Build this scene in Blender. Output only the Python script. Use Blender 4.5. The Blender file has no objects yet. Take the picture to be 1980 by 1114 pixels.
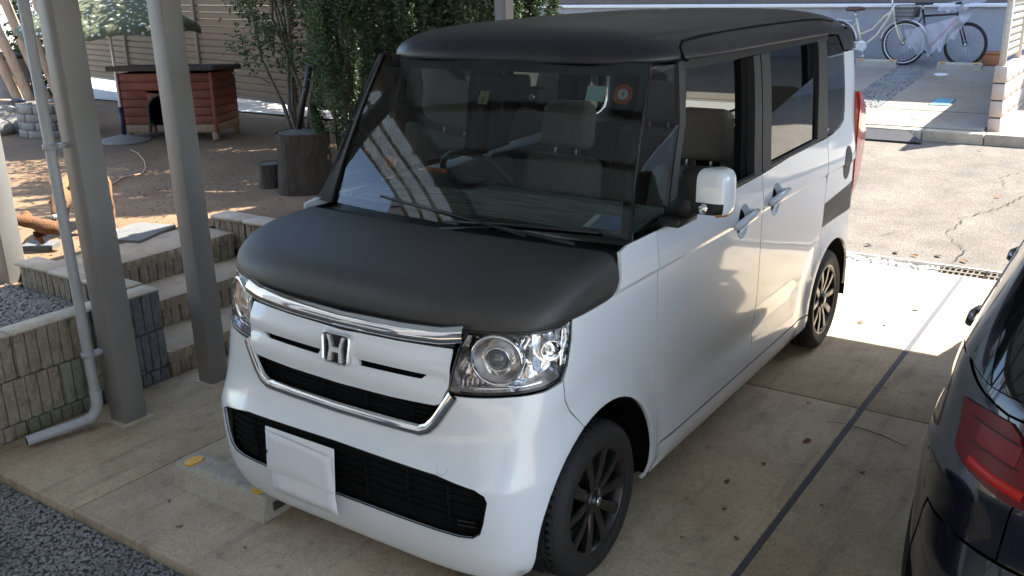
import bpy, bmesh, math, random
from mathutils import Vector, Matrix, noise as mnoise
from mathutils.geometry import delaunay_2d_cdt
random.seed(7)
R = math.radians
scene = bpy.context.scene
COL = scene.collection
# ------------------------------------------------------------------ camera
cam_d = bpy.data.cameras.new('camera'); cam = bpy.data.objects.new('camera', cam_d); COL.objects.link(cam)
CAM = Vector((2.1195, -2.5142, 1.9792))
yaw, pitch, roll = -0.60664, -0.31272, -0.02099
fw = Vector((math.sin(yaw)*math.cos(pitch), math.cos(yaw)*math.cos(pitch), math.sin(pitch)))
rt = fw.cross(Vector((0, 0, 1))).normalized(); up = rt.cross(fw)
rt, up = rt*math.cos(roll)+up*math.sin(roll), up*math.cos(roll)-rt*math.sin(roll)
cam.matrix_world = Matrix(((rt.x, up.x, -fw.x, CAM.x), (rt.y, up.y, -fw.y, CAM.y), (rt.z, up.z, -fw.z, CAM.z), (0, 0, 0, 1)))
cam_d.sensor_width = 36; cam_d.lens = 36*1834.16/1980; cam_d.clip_start = .05; cam_d.clip_end = 500
scene.camera = cam
# ------------------------------------------------------------------ sky, sun, exposure
SUN = Vector((.48, .52, 1.0)).normalized()
world = bpy.data.worlds.new('World'); scene.world = world; world.use_nodes = True
wn = world.node_tree.nodes; wl = world.node_tree.links
sky = wn.new('ShaderNodeTexSky'); sky.sky_type = 'NISHITA'; sky.sun_disc = False
sky.sun_elevation = math.asin(SUN.z); sky.sun_rotation = math.atan2(SUN.x, SUN.y)
sky.air_density = 1.0; sky.dust_density = 1.2
wn['Background'].inputs['Strength'].default_value = .15
wl.new(sky.outputs[0], wn['Background'].inputs[0])
sl = bpy.data.lights.new('sun', 'SUN'); sl.energy = 5.0; sl.angle = R(.5); sl.color = (1, .96, .89)
so = bpy.data.objects.new('sun', sl); COL.objects.link(so)
so.rotation_euler = SUN.to_track_quat('Z', 'Y').to_euler()
vs = scene.view_settings; vs.view_transform = 'Standard'; vs.look = 'None'; vs.exposure = 2.15; vs.gamma = 1
vs.use_curve_mapping = False

# ------------------------------------------------------------------ helpers: materials
def mat(name, col, rough=.5, metal=0, coat=0, spec=.5, var=None, bump=None, col2=None, vscale=6, detail=6, coords='Object', emit=None, trans=None, coatrough=.03, stretch=None, bdist=.01, rvar=0, speck=None):
    """procedural principled material; var = share of col2 mixed in by noise; bump = (scale, strength)"""
    m = bpy.data.materials.new(name); m.use_nodes = True
    nt = m.node_tree; n = nt.nodes; l = nt.links; b = n['Principled BSDF']
    b.inputs['Base Color'].default_value = (*col, 1); b.inputs['Roughness'].default_value = rough
    b.inputs['Metallic'].default_value = metal; b.inputs['Specular IOR Level'].default_value = spec
    b.inputs['Coat Weight'].default_value = coat; b.inputs['Coat Roughness'].default_value = coatrough
    if emit:
        b.inputs['Emission Color'].default_value = (*emit[:3], 1); b.inputs['Emission Strength'].default_value = emit[3]
    if trans: b.inputs['Transmission Weight'].default_value = trans
    if col2 or bump or rvar:
        tc = n.new('ShaderNodeTexCoord'); src = tc.outputs[coords]
        if stretch:
            mp = n.new('ShaderNodeMapping'); mp.inputs['Scale'].default_value = stretch
            l.new(src, mp.inputs[0]); src = mp.outputs[0]
    if col2 or rvar:
        ns = n.new('ShaderNodeTexNoise'); ns.inputs['Scale'].default_value = vscale; ns.inputs['Detail'].default_value = detail
        ns.inputs['Roughness'].default_value = .65
        l.new(src, ns.inputs['Vector'])
        rp = n.new('ShaderNodeValToRGB'); rp.color_ramp.elements[0].position = .32; rp.color_ramp.elements[1].position = .70
        l.new(ns.outputs['Fac'], rp.inputs[0])
        if col2:
            rp.color_ramp.elements[0].color = (*col, 1)
            k = var or 1
            rp.color_ramp.elements[1].color = (*[a+(c-a)*k for a, c in zip(col, col2)], 1)
            outc = rp.outputs[0]
            if speck:
                for (sc, lo, hi, p0, p1, *stv) in speck:
                    n3 = n.new('ShaderNodeTexNoise'); n3.inputs['Scale'].default_value = sc; n3.inputs['Detail'].default_value = 4; l.new(src, n3.inputs['Vector'])
                    if stv:
                        mp3 = n.new('ShaderNodeMapping'); mp3.inputs['Scale'].default_value = stv[0]; l.new(src, mp3.inputs[0]); l.new(mp3.outputs[0], n3.inputs['Vector'])
                    r3 = n.new('ShaderNodeValToRGB'); r3.color_ramp.elements[0].position = p0; r3.color_ramp.elements[1].position = p1
                    r3.color_ramp.elements[0].color = (lo, lo, lo, 1); r3.color_ramp.elements[1].color = (hi, hi*.99, hi*.97, 1); l.new(n3.outputs['Fac'], r3.inputs[0])
                    m3 = n.new('ShaderNodeMix'); m3.data_type = 'RGBA'; m3.blend_type = 'MULTIPLY'; m3.inputs[0].default_value = 1
                    l.new(outc, m3.inputs[6]); l.new(r3.outputs[0], m3.inputs[7]); outc = m3.outputs[2]
            l.new(outc, b.inputs['Base Color'])
        if rvar:
            mr = n.new('ShaderNodeMapRange'); mr.inputs['To Min'].default_value = rough-rvar; mr.inputs['To Max'].default_value = rough+rvar
            l.new(ns.outputs['Fac'], mr.inputs['Value']); l.new(mr.outputs[0], b.inputs['Roughness'])
    if bump:
        nb = n.new('ShaderNodeTexNoise'); nb.inputs['Scale'].default_value = bump[0]; nb.inputs['Detail'].default_value = 5
        l.new(src, nb.inputs['Vector'])
        bp = n.new('ShaderNodeBump'); bp.inputs['Strength'].default_value = bump[1]; bp.inputs['Distance'].default_value = bdist
        l.new(nb.outputs['Fac'], bp.inputs['Height']); l.new(bp.outputs[0], b.inputs['Normal'])
    return m

def glass(name, tint, refl=1.0, ior=1.5):
    m = bpy.data.materials.new(name); m.use_nodes = True
    nt = m.node_tree; n = nt.nodes; l = nt.links; n.remove(n['Principled BSDF'])
    t = n.new('ShaderNodeBsdfTransparent'); t.inputs[0].default_value = (*tint, 1)
    g = n.new('ShaderNodeBsdfGlossy'); g.inputs['Roughness'].default_value = .01; g.inputs[0].default_value = (refl, refl, refl, 1)
    f = n.new('ShaderNodeFresnel'); f.inputs[0].default_value = ior
    x = n.new('ShaderNodeMixShader'); l.new(f.outputs[0], x.inputs[0]); l.new(t.outputs[0], x.inputs[1]); l.new(g.outputs[0], x.inputs[2])
    l.new(x.outputs[0], n['Material Output'].inputs[0])
    return m

M = {}
M['paint'] = mat('pearl_white_paint', (.755, .785, .815), .28, coat=1, spec=.5, rvar=.012, vscale=1.2, coatrough=.05)
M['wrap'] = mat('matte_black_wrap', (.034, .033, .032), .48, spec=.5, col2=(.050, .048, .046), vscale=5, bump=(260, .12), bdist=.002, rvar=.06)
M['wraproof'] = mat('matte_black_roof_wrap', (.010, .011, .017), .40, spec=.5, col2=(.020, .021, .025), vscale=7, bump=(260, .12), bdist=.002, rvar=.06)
M['blackgloss'] = mat('black_gloss', (.006, .006, .007), .12, coat=.5)
M['blacktrim'] = mat('black_trim', (.012, .012, .012), .5, bump=(300, .1), bdist=.001)
M['pillarfilm'] = mat('dark_grey_pillar_film', (.035, .033, .033), .5, bump=(300, .15), bdist=.001)
M['inner'] = mat('dark_inner_steel', (.004, .004, .004), .85, spec=.2)
M['chrome'] = mat('chrome', (.86, .86, .88), .06, metal=1)
M['satin'] = mat('satin_silver', (.88, .88, .89), .38, metal=.85)
M['silver'] = mat('lamp_reflector', (.72, .72, .74), .16, metal=1, bump=(40, .35))
M['lens'] = glass('clear_lens', (.95, .96, .97), ior=1.45)
M['windscreen'] = glass('windscreen_glass', (.56, .66, .66), ior=1.6)
M['sideglass'] = glass('side_glass', (.62, .70, .66), ior=1.6)
M['privacy'] = glass('privacy_glass', (.16, .165, .16), ior=1.6)
M['bulb'] = mat('projector_lens', (.10, .11, .13), .03, coat=1, spec=.8)
M['tyre'] = mat('tyre_rubber', (.013, .0125, .012), .72, col2=(.024, .022, .020), vscale=14, bump=(120, .2), bdist=.002)
M['rimblack'] = mat('black_wheel_paint', (.008, .008, .008), .34, coat=.25, col2=(.016, .014, .013), vscale=20)
M['amber'] = mat('amber_lens', (.35, .14, .02), .2, coat=.6)
M['redlens'] = mat('red_lens', (.50, .012, .008), .15, coat=1)
M['seat'] = mat('seat_fabric', (.27, .225, .18), .9, col2=(.34, .285, .235), vscale=60, bump=(200, .4))
M['seatdark'] = mat('seat_fabric_dark', (.05, .045, .042), .9, bump=(200, .4))
M['dash'] = mat('dash_plastic', (.30, .30, .28), .6, col2=(.24, .24, .225), vscale=8)
M['dashdark'] = mat('dark_dash_plastic', (.015, .015, .017), .5)
M['headliner'] = mat('headliner', (.30, .29, .27), .95)
M['mat_striped'] = None
M['paper'] = mat('white_paper', (.80, .80, .82), .8, col2=(.74, .74, .77), vscale=7, bump=(9, .15), bdist=.01)
M['plate'] = mat('plate_white', (.75, .76, .75), .5)
M['concrete'] = mat('slab_concrete', (.455, .385, .29), .85, col2=(.31, .255, .185), vscale=2.6, detail=9, bump=(90, .35), bdist=.004, coords='Object', speck=[(110, .80, 1.14, .34, .66), (38, .86, 1.06, .28, .5), (11, .70, 1.03, .25, .40), (1.0, .86, 1.08, .3, .7), (3.2, .80, 1.03, .30, .46, (4.5, .5, 1))])
M['edgeconc'] = mat('edge_concrete', (.46, .395, .305), .85, col2=(.34, .285, .22), vscale=5, detail=9, bump=(90, .35), bdist=.004, speck=[(110, .82, 1.12, .34, .66), (12, .80, 1.04, .26, .42), (1.1, .86, 1.08, .3, .7)])
M['tread'] = mat('step_concrete', (.44, .36, .26), .9, col2=(.31, .25, .18), vscale=4, detail=9, bump=(120, .4), bdist=.004, speck=[(110, .82, 1.12, .34, .66), (12, .80, 1.04, .26, .42), (1.1, .86, 1.08, .3, .7)])
M['block'] = mat('split_block', (.36, .30, .22), .95, col2=(.20, .17, .125), vscale=17, detail=8, bump=(70, 1.0), bdist=.012)
M['blockgrey'] = mat('split_block_grey', (.21, .215, .22), .95, col2=(.12, .125, .13), vscale=17, detail=8, bump=(70, 1.0), bdist=.012)
M['blockgreen'] = mat('split_block_mossy', (.29, .285, .21), .95, col2=(.16, .165, .115), vscale=13, detail=8, bump=(70, 1.0), bdist=.012)
M['mortar'] = mat('mortar_dark', (.05, .045, .04), .95)
M['stopconc'] = mat('wheel_stop_concrete', (.46, .43, .365), .9, col2=(.35, .32, .265), vscale=9, detail=8, bump=(130, .35), bdist=.003, speck=[(110, .82, 1.12, .34, .66), (12, .80, 1.04, .26, .42), (1.1, .86, 1.08, .3, .7)])
M['yellow'] = mat('yellow_reflector', (.80, .42, .01), .45)
M['alu'] = mat('bronze_aluminium', (.215, .205, .192), .42, spec=.5, rvar=.06, vscale=2.5, detail=9, col2=(.18, .17, .158))
M['beam'] = mat('cream_aluminium_beam', (.55, .50, .40), .45)
M['panelroof'] = mat('polycarbonate_panel', (.30, .34, .36), .35)
M['palepanel'] = mat('pale_polycarbonate', (.5, .54, .56), .3)
M['pipe'] = mat('grey_pvc', (.38, .38, .39), .45, col2=(.31, .31, .32), vscale=5)
M['gravel'] = mat('blue_grey_gravel', (.13, .132, .13), .85, col2=(.27, .262, .245), vscale=2.7, detail=12, bump=(60, .4))
M['gravelbed'] = mat('gravel_bed_base', (.14, .141, .138), .95, bump=(80, 1))
M['soil'] = mat('garden_soil', (.135, .080, .040), .95, col2=(.205, .128, .066), vscale=1.6, detail=12, bump=(30, .6), bdist=.015)
M['asphalt'] = mat('asphalt', (.090, .078, .064), .9, col2=(.138, .118, .096), vscale=1.3, detail=12, bump=(140, .8), bdist=.006, speck=[(75, .62, 1.3, .35, .65), (4, .82, 1.1, .3, .6)])
M['farslab'] = mat('far_slab_concrete', (.33, .30, .25), .9, col2=(.19, .165, .13), vscale=1.1, detail=9, bump=(60, .3), speck=[(110, .82, 1.12, .34, .66), (12, .80, 1.04, .26, .42), (1.1, .86, 1.08, .3, .7)])
M['lotground'] = mat('gravel_lot_ground', (.33, .32, .30), .95, col2=(.26, .25, .23), vscale=1.5, bump=(40, .5))
M['crack'] = mat('crack_dark', (.012, .011, .010), 1)
M['joint'] = mat('joint_filler', (.075, .072, .082), .8)
M['bark'] = mat('bark', (.085, .066, .045), .95, col2=(.04, .032, .023), vscale=9, detail=8, bump=(26, 1.0), bdist=.03, stretch=(4, 4, .7))
M['stem'] = mat('grey_stem_bark', (.16, .135, .105), .9, col2=(.08, .066, .05), vscale=14, bump=(40, .6))
M['endgrain'] = mat('cut_log_end', (.10, .085, .065), .9, col2=(.05, .042, .032), vscale=8)
def leafmat(name, c1, c2):
    m = mat(name, c1, .45, col2=c2, vscale=9, detail=3, spec=.5)
    nt = m.node_tree; n = nt.nodes; l = nt.links; b = n['Principled BSDF']
    t = n.new('ShaderNodeBsdfTranslucent'); rp = [q for q in n if q.type == 'VALTORGB'][0]
    l.new(rp.outputs[0], t.inputs[0]); x = n.new('ShaderNodeMixShader'); x.inputs[0].default_value = .3
    l.new(b.outputs[0], x.inputs[1]); l.new(t.outputs[0], x.inputs[2]); l.new(x.outputs[0], n['Material Output'].inputs[0])
    return m
M['leaf'] = leafmat('bush_leaf', (.050, .085, .030), (.085, .125, .045))
M['leafdark'] = leafmat('hedge_leaf', (.026, .050, .020), (.055, .085, .032))
M['leafbright'] = leafmat('bright_leaf', (.09, .14, .035), (.14, .19, .05))
M['leafdry'] = mat('dry_leaf', (.20, .095, .035), .8, col2=(.12, .06, .03), vscale=30)
M['siding'] = mat('brown_siding', (.215, .135, .066), .7, col2=(.165, .102, .050), vscale=3, stretch=(.5, .5, 6), bump=(30, .2))
M['fencepost'] = mat('fence_post_brown', (.20, .15, .10), .7)
M['paleconc'] = mat('pale_concrete', (.55, .53, .49), .9, col2=(.44, .42, .38), vscale=3)
M['redwood'] = mat('red_painted_boards', (.21, .052, .026), .75, col2=(.13, .036, .020), vscale=12, stretch=(1, 1, 3), bump=(35, .3))
M['barewood'] = mat('bare_board', (.30, .20, .125), .85, col2=(.22, .14, .085), vscale=14)
M['felt'] = mat('roof_felt', (.045, .04, .036), .95, col2=(.075, .066, .056), vscale=30, bump=(80, .7))
M['polewood'] = mat('debarked_pole', (.50, .37, .24), .8, col2=(.30, .20, .13), vscale=7, detail=8, bump=(30, .5), stretch=(2, 2, .5))
M['stone'] = mat('garden_stone', (.27, .25, .21), .9, col2=(.18, .165, .14), vscale=8, bump=(30, .7))
M['whitemetal'] = mat('white_metal', (.72, .72, .70), .4)
M['navyplastic'] = mat('navy_plastic', (.015, .017, .045), .45)
M['rope'] = mat('rope', (.42, .27, .17), .9)
M['stucco'] = mat('grey_stucco', (.36, .355, .37), .9, col2=(.30, .295, .31), vscale=4, bump=(120, .3))
M['darksiding'] = mat('dark_brown_siding', (.13, .105, .09), .8, col2=(.095, .078, .066), vscale=40, stretch=(.2, 1, 1))
M['blueplast'] = mat('blue_cover', (.10, .30, .42), .5, col2=(.16, .36, .46), vscale=8)
M['terracotta'] = mat('terracotta', (.42, .16, .07), .8)
M['rubber'] = mat('rubber_ramp', (.028, .027, .03), .75, bump=(60, .5))
M['steel'] = mat('grating_steel', (.16, .145, .12), .6, metal=.5, col2=(.11, .09, .06), vscale=20)
M['pinkblock'] = mat('pink_beige_block', (.50, .40, .33), .9, col2=(.42, .33, .27), vscale=9, bump=(60, .4))
M['fencealu'] = mat('beige_fence_panel', (.42, .38, .31), .5)
M['navy'] = mat('dark_navy_paint', (.002, .003, .011), .22, coat=1, spec=.5)
M['darkglass'] = mat('dark_window_glass', (.004, .005, .006), .03, coat=.6, spec=.6)
M['bikecream'] = mat('cream_bike_paint', (.66, .58, .42), .3, coat=.5)
M['bikeblack'] = mat('black_bike_paint', (.01, .01, .012), .35, coat=.4)
M['bikered'] = mat('red_bike_paint', (.45, .03, .015), .35)
M['alumetal'] = mat('bright_aluminium', (.70, .70, .72), .3, metal=1)
M['saddle'] = mat('brown_saddle', (.09, .045, .03), .6)
M['fur'] = mat('brown_fur', (.26, .14, .065), .95, col2=(.18, .09, .04), vscale=25, bump=(160, .8))
M['furwhite'] = mat('white_fur', (.70, .66, .60), .95, bump=(160, .8))
M['nose'] = mat('dog_nose', (.01, .01, .01), .4)
M['toy'] = mat('brown_plush', (.17, .075, .03), .95, col2=(.11, .05, .02), vscale=30, bump=(120, 1))
M['slate'] = mat('grey_slate', (.10, .10, .098), .85, col2=(.14, .137, .128), vscale=6, bump=(40, .5))
M['sheet'] = None

# ------------------------------------------------------------------ helpers: objects
def link(name, me, m=None, parent=None):
    o = bpy.data.objects.new(name, me); COL.objects.link(o)
    if m is not None and me is not None:
        for q in (m if isinstance(m, list) else [m]): me.materials.append(q)
    if parent is not None: o.parent = parent
    return o
def tag(o, label, cat, group=None):
    o['label'] = label; o['category'] = cat
    if group: o['group'] = group
    return o
def thing(name, label, cat, loc=(0, 0, 0), rotz=0, group=None):
    o = bpy.data.objects.new(name, None); COL.objects.link(o); o.location = loc; o.rotation_euler = (0, 0, rotz)
    o.empty_display_size = .1
    return tag(o, label, cat, group)
def struct(o):
    o['kind'] = 'structure'; return o
def stuff(o, label=None, cat=None):
    o['kind'] = 'stuff'
    if label: tag(o, label, cat)
    return o
class MB:
    def __init__(s): s.v = []; s.f = []; s.mi = []; s.sm = []
    def add(s, v, f, mi=0, smooth=False):
        b = len(s.v); s.v += [tuple(q) for q in v]
        s.f += [tuple(i+b for i in q) for q in f]; s.mi += [mi]*len(f); s.sm += [smooth]*len(f)
        return s
    def box(s, lo, hi, mi=0):
        (x0, y0, z0), (x1, y1, z1) = lo, hi
        v = [(x0, y0, z0), (x1, y0, z0), (x1, y1, z0), (x0, y1, z0), (x0, y0, z1), (x1, y0, z1), (x1, y1, z1), (x0, y1, z1)]
        return s.add(v, [(3, 2, 1, 0), (4, 5, 6, 7), (0, 1, 5, 4), (1, 2, 6, 5), (2, 3, 7, 6), (3, 0, 4, 7)], mi)
    def rbox(s, lo, hi, r=.01, seg=2, mi=0, mtx=None, taper=None):
        bm = bmesh.new(); bmesh.ops.create_cube(bm, size=1)
        c = [(a+b)/2 for a, b in zip(lo, hi)]; d = [b-a for a, b in zip(lo, hi)]
        for q in bm.verts:
            k = taper if (taper and q.co.z > 0) else 1
            q.co = Vector((c[0]+q.co.x*d[0]*k, c[1]+q.co.y*d[1]*k, c[2]+q.co.z*d[2]))
        bmesh.ops.bevel(bm, geom=bm.edges[:], offset=r, segments=seg, profile=.5, affect='EDGES')
        if mtx is not None: bmesh.ops.transform(bm, matrix=mtx, verts=bm.verts)
        bm.verts.ensure_lookup_table(); bm.verts.index_update()
        s.add([q.co[:] for q in bm.verts], [[q.index for q in f.verts] for f in bm.faces], mi, True); bm.free(); return s
    def tube(s, pts, r, n=8, mi=0, caps=True, closed=False):
        pts = [Vector(q) for q in pts]; rs = r if isinstance(r, (list, tuple)) else [r]*len(pts)
        rings = []; prev = None; N = len(pts)
        for i, q in enumerate(pts):
            if closed: t = (pts[(i+1) % N]-pts[i-1]).normalized()
            else: t = (pts[min(i+1, N-1)]-pts[max(i-1, 0)]).normalized()
            if prev is None: a = t.orthogonal().normalized()
            else:
                a = prev-t*prev.dot(t); a = a.normalized() if a.length > 1e-6 else t.orthogonal().normalized()
            prev = a; b = t.cross(a)
            rings.append([q+(a*math.cos(2*math.pi*k/n)+b*math.sin(2*math.pi*k/n))*rs[i] for k in range(n)])
        v = [w for g in rings for w in g]; f = []
        for i in range(N if closed else N-1):
            j = (i+1) % N
            for k in range(n): f.append((i*n+k, i*n+(k+1) % n, j*n+(k+1) % n, j*n+k))
        if caps and not closed: f.append(tuple(reversed(range(n)))); f.append(tuple((N-1)*n+k for k in range(n)))
        return s.add(v, f, mi, True)
    def lathe(s, prof, n=24, mi=0, mtx=None, caps=False, ang=2*math.pi):
        """prof: (radius, height) about z"""
        full = abs(ang-2*math.pi) < 1e-6; m = n if full else n+1
        v = []; f = []
        for r, z in prof:
            for k in range(m): a = ang*k/n; v.append(Vector((r*math.cos(a), r*math.sin(a), z)))
        for i in range(len(prof)-1):
            for k in range(n):
                k2 = (k+1) % m
                f.append((i*m+k, i*m+k2, (i+1)*m+k2, (i+1)*m+k))
        if caps and full: f.append(tuple(reversed(range(m)))); f.append(tuple((len(prof)-1)*m+k for k in range(m)))
        if mtx is not None: v = [mtx @ q for q in v]
        return s.add(v, f, mi, True)
    def prism(s, poly, z0, z1, mi=0, mtx=None):
        n = len(poly); v = [Vector((x, y, z0)) for x, y in poly]+[Vector((x, y, z1)) for x, y in poly]
        if mtx is not None: v = [mtx @ q for q in v]
        f = [tuple(reversed(range(n))), tuple(range(n, 2*n))]+[(i, (i+1) % n, n+(i+1) % n, n+i) for i in range(n)]
        return s.add(v, f, mi)
    def build(s, name, m, parent=None, autosmooth=None):
        me = bpy.data.meshes.new(name); me.from_pydata(s.v, [], s.f)
        o = link(name, me, m, parent)
        me.polygons.foreach_set('material_index', s.mi); me.polygons.foreach_set('use_smooth', s.sm)
        if autosmooth: me.set_sharp_from_angle(angle=R(autosmooth))
        me.update(); return o
def dup(o, parent=None):
    c = o.copy(); COL.objects.link(c)
    if parent is not None: c.parent = parent
    for ch in list(o.children): dup(ch, c)
    return c
def frame_to(p, d, upv=(0, 0, 1)):
    """matrix with local z along d, at p"""
    d = Vector(d).normalized(); q = d.to_track_quat('Z', 'Y').to_matrix().to_4x4(); q.translation = Vector(p); return q
# ================================================================== THE SETTING
def grid_sheet(name, x0, x1, y0, y1, zf, nx, ny, m, parent=None):
    v = []; f = []
    for j in range(ny+1):
        for i in range(nx+1):
            x = x0+(x1-x0)*i/nx; y = y0+(y1-y0)*j/ny; v.append((x, y, zf(x, y)))
    for j in range(ny):
        for i in range(nx): a = j*(nx+1)+i; f.append((a, a+1, a+nx+2, a+nx+1))
    me = bpy.data.meshes.new(name); me.from_pydata(v, [], f); me.polygons.foreach_set('use_smooth', [True]*len(f))
    return link(name, me, m, parent)
def slope(y): return .08*(y-4.4) if y > 4.4 else 0.
LOT = lambda y: slope(y)+.1
g = grid_sheet('ground', -70, 70, -60, 90, lambda x, y: -.12+(min(slope(y), 1.4)), 20, 75, M['lotground']); struct(g)
# --- parking slab: panels with real joints
slab = struct(grid_sheet('parking_slab', -2.1, 5.0, -.78, 4.30, lambda x, y: -.05, 1, 1, M['joint']))
def slab_panel(x0, x1, y0, y1, m='concrete', z=0.):
    o = MB().rbox((x0, y0, z-.10), (x1, y1, z), .004, 1).build('slab_panel', M[m], slab); return o
for (x0, x1, y0, y1) in [(-2.6, -2.062, -.775, -.62), (-2.06, -1.256, -.775, 1.821), (-1.250, 1.116, -.775, 1.821), (1.142, 4.9, -.775, 1.821),
                         (-2.06, 1.116, 1.831, 4.29), (1.142, 4.9, 1.831, 4.29)]:
    slab_panel(x0, x1, y0, y1)
MB().box((1.117, -.774, -.06), (1.141, 4.29, -.003)).build('expansion_strip', M['joint'], slab)
MB().add([(1.03, 1.597, .004), (1.12, 1.612, .004), (1.22, 1.598, .004), (1.30, 1.575, .004), (1.40, 1.527, .004), (1.40, 1.531, .004), (1.30, 1.581, .004), (1.22, 1.604, .004), (1.12, 1.616, .004), (1.03, 1.600, .004)], [(0, 1, 8, 9), (1, 2, 7, 8), (2, 3, 6, 7), (3, 4, 5, 6)]).build('hairline_crack', M['crack'], slab)
# --- gutter: pebble strip, then gratings
gut = MB().box((-3, 4.305, -.16), (6, 4.53, -.12)).box((-3, 4.30, -.14), (6, 4.318, -.002)).box((-3, 4.515, -.14), (6, 4.535, .006))
gutter = struct(gut.build('gutter', M['paleconc']))
for k in range(12):
    x0 = .96+k*.30
    if x0 > 4.5: break
    b = MB()
    for i in range(7): b.box((x0+.02+i*.038, 4.322, -.03), (x0+.030+i*.038, 4.510, -.004))
    b.box((x0+.005, 4.32, -.03), (x0+.288, 4.335, -.002)).box((x0+.005, 4.495, -.03), (x0+.288, 4.512, -.002)).box((x0+.005, 4.40, -.03), (x0+.288, 4.43, -.003))
    b.build('grating', M['steel'], gutter)
# --- road with cracks
road = struct(grid_sheet('road', -40, 40, 4.535, 8.16, lambda x, y: slope(y)-.005+.006*mnoise.noise((x*.8, y*.8, 0)), 90, 20, M['asphalt']))
def crack(pts, w=.0038):
    v = []; f = []; q = []
    for i in range(len(pts)-1):
        (ax, ay), (bx, by) = pts[i], pts[i+1]; n = 7
        for k in range(n): t = k/n; q.append((ax+(bx-ax)*t+random.uniform(-.018, .018), ay+(by-ay)*t+random.uniform(-.02, .02)))
    q.append(pts[-1])
    for i, (x, y) in enumerate(q):
        ww = w*random.uniform(.5, 1.4); z = slope(y)+.006
        v += [(x-ww, y, z), (x+ww, y, z)]
    for i in range(len(q)-1): f.append((2*i, 2*i+1, 2*i+3, 2*i+2))
    MB().add(v, f).build('crack', M['crack'], road)
crack([(1.02, 4.60), (1.06, 4.80), (.90, 5.12), (.84, 5.22), (.90, 5.45), (.87, 5.60), (1.10, 5.98), (1.16, 6.2), (1.25, 6.5)])
crack([(.86, 5.22), (.5, 5.10), (.42, 4.93)], .002)
crack([(1.04, 6.6), (.96, 6.95), (1.12, 7.25)], .0025)
crack([(1.10, 6.15), (1.16, 6.07), (1.35, 6.05)], .002)
# --- far side lot
curb = MB()
for k in range(24):
    x0 = -6+k*.6
    curb.rbox((x0+.004, 8.16, .20), (x0+.596, 8.31, LOT(8.2)), .012, 2)
kerb = struct(curb.build('kerb', M['edgeconc']))
lot = struct(grid_sheet('far_lot', -30, 30, 8.31, 30, lambda x, y: LOT(y)-.03, 4, 40, M['farslab']))
def lot_panel(x0, x1, y0, y1, m='farslab', dz=0., nm='slab_panel', h=.04):
    v = [(x0, y0, LOT(y0)+dz-h), (x1, y0, LOT(y0)+dz-h), (x1, y1, LOT(y1)+dz-h), (x0, y1, LOT(y1)+dz-h)]
    v += [(x, y, z+h) for x, y, z in v]
    return MB().add(v, [(3, 2, 1, 0), (4, 5, 6, 7), (0, 1, 5, 4), (1, 2, 6, 5), (2, 3, 7, 6), (3, 0, 4, 7)]).build(nm, M[m], lot)
lot_panel(-6, .56, 8.312, 9.13, dz=.002); lot_panel(-6, -1.17, 9.17, 12.3); lot_panel(-.70, .56, 9.17, 12.3)
gs = lot_panel(-1.165, -.705, 9.17, 12.72, 'gravel', -.012, 'gravel_strip'); lot_panel(-6, -1.172, 12.31, 12.74, 'gravel', -.012, 'gravel_strip'); lot_panel(-.70, .56, 12.31, 12.74, 'gravel', -.012, 'gravel_strip')
# --- rubber kerb ramp
rmp = thing('kerb_ramp', 'black rubber kerb ramp on the far edge of the road', 'kerb ramp', (0, 0, 0))
for k in range(3):
    x0 = -2.05+k*.70; x1 = x0+.69
    b = MB(); y0, y1 = 7.98, 8.155; z0, z1 = slope(y0)+.004, LOT(8.15)-.015
    b.add([(x0, y0, z0), (x1, y0, z0), (x1, y1, z0-.02), (x0, y1, z0-.02), (x0, y0, z0+.012), (x1 if k < 2 else x1-.0, y0, z0+.012), (x1 if k < 2 else x1-.18, y1, z1), (x0, y1, z1)],
          [(3, 2, 1, 0), (4, 5, 6, 7), (0, 1, 5, 4), (1, 2, 6, 5), (2, 3, 7, 6), (3, 0, 4, 7)])
    for i in range(5): 
        xx = x0+.06+i*.12
        b.add([(xx, y0+.02, z0+.018), (xx+.012, y0+.02, z0+.018), (xx+.04, y1-.01, z1+.005), (xx+.028, y1-.01, z1+.005)], [(0, 1, 2, 3)])
    b.build('ramp_section', M['rubber'], rmp)
# --- garden: raised soil
def gz(x, y): return .45+.02*mnoise.noise((x*.9, y*.9, 3))+.008*mnoise.noise((x*4, y*4, 1)) + (.0 if x > -9 else .0)
soil = struct(grid_sheet('garden_soil', -30, -3.10, .30, 5.6, gz, 150, 70, M['soil']))
soil2 = struct(grid_sheet('garden_border_soil', -3.10, -2.2, 1.52, 5.6, lambda x, y: gz(x, y)+.02, 12, 40, M['soil']))
soil3 = struct(grid_sheet('garden_path', -30, -3.3, -4, .30, lambda x, y: .34+.015*mnoise.noise((x, y, 5)), 60, 20, M['soil']))
beyond = struct(grid_sheet('yard_beyond_fence', -30, -2.2, 5.6, 16, lambda x, y: .47, 4, 4, M['paleconc']))

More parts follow.
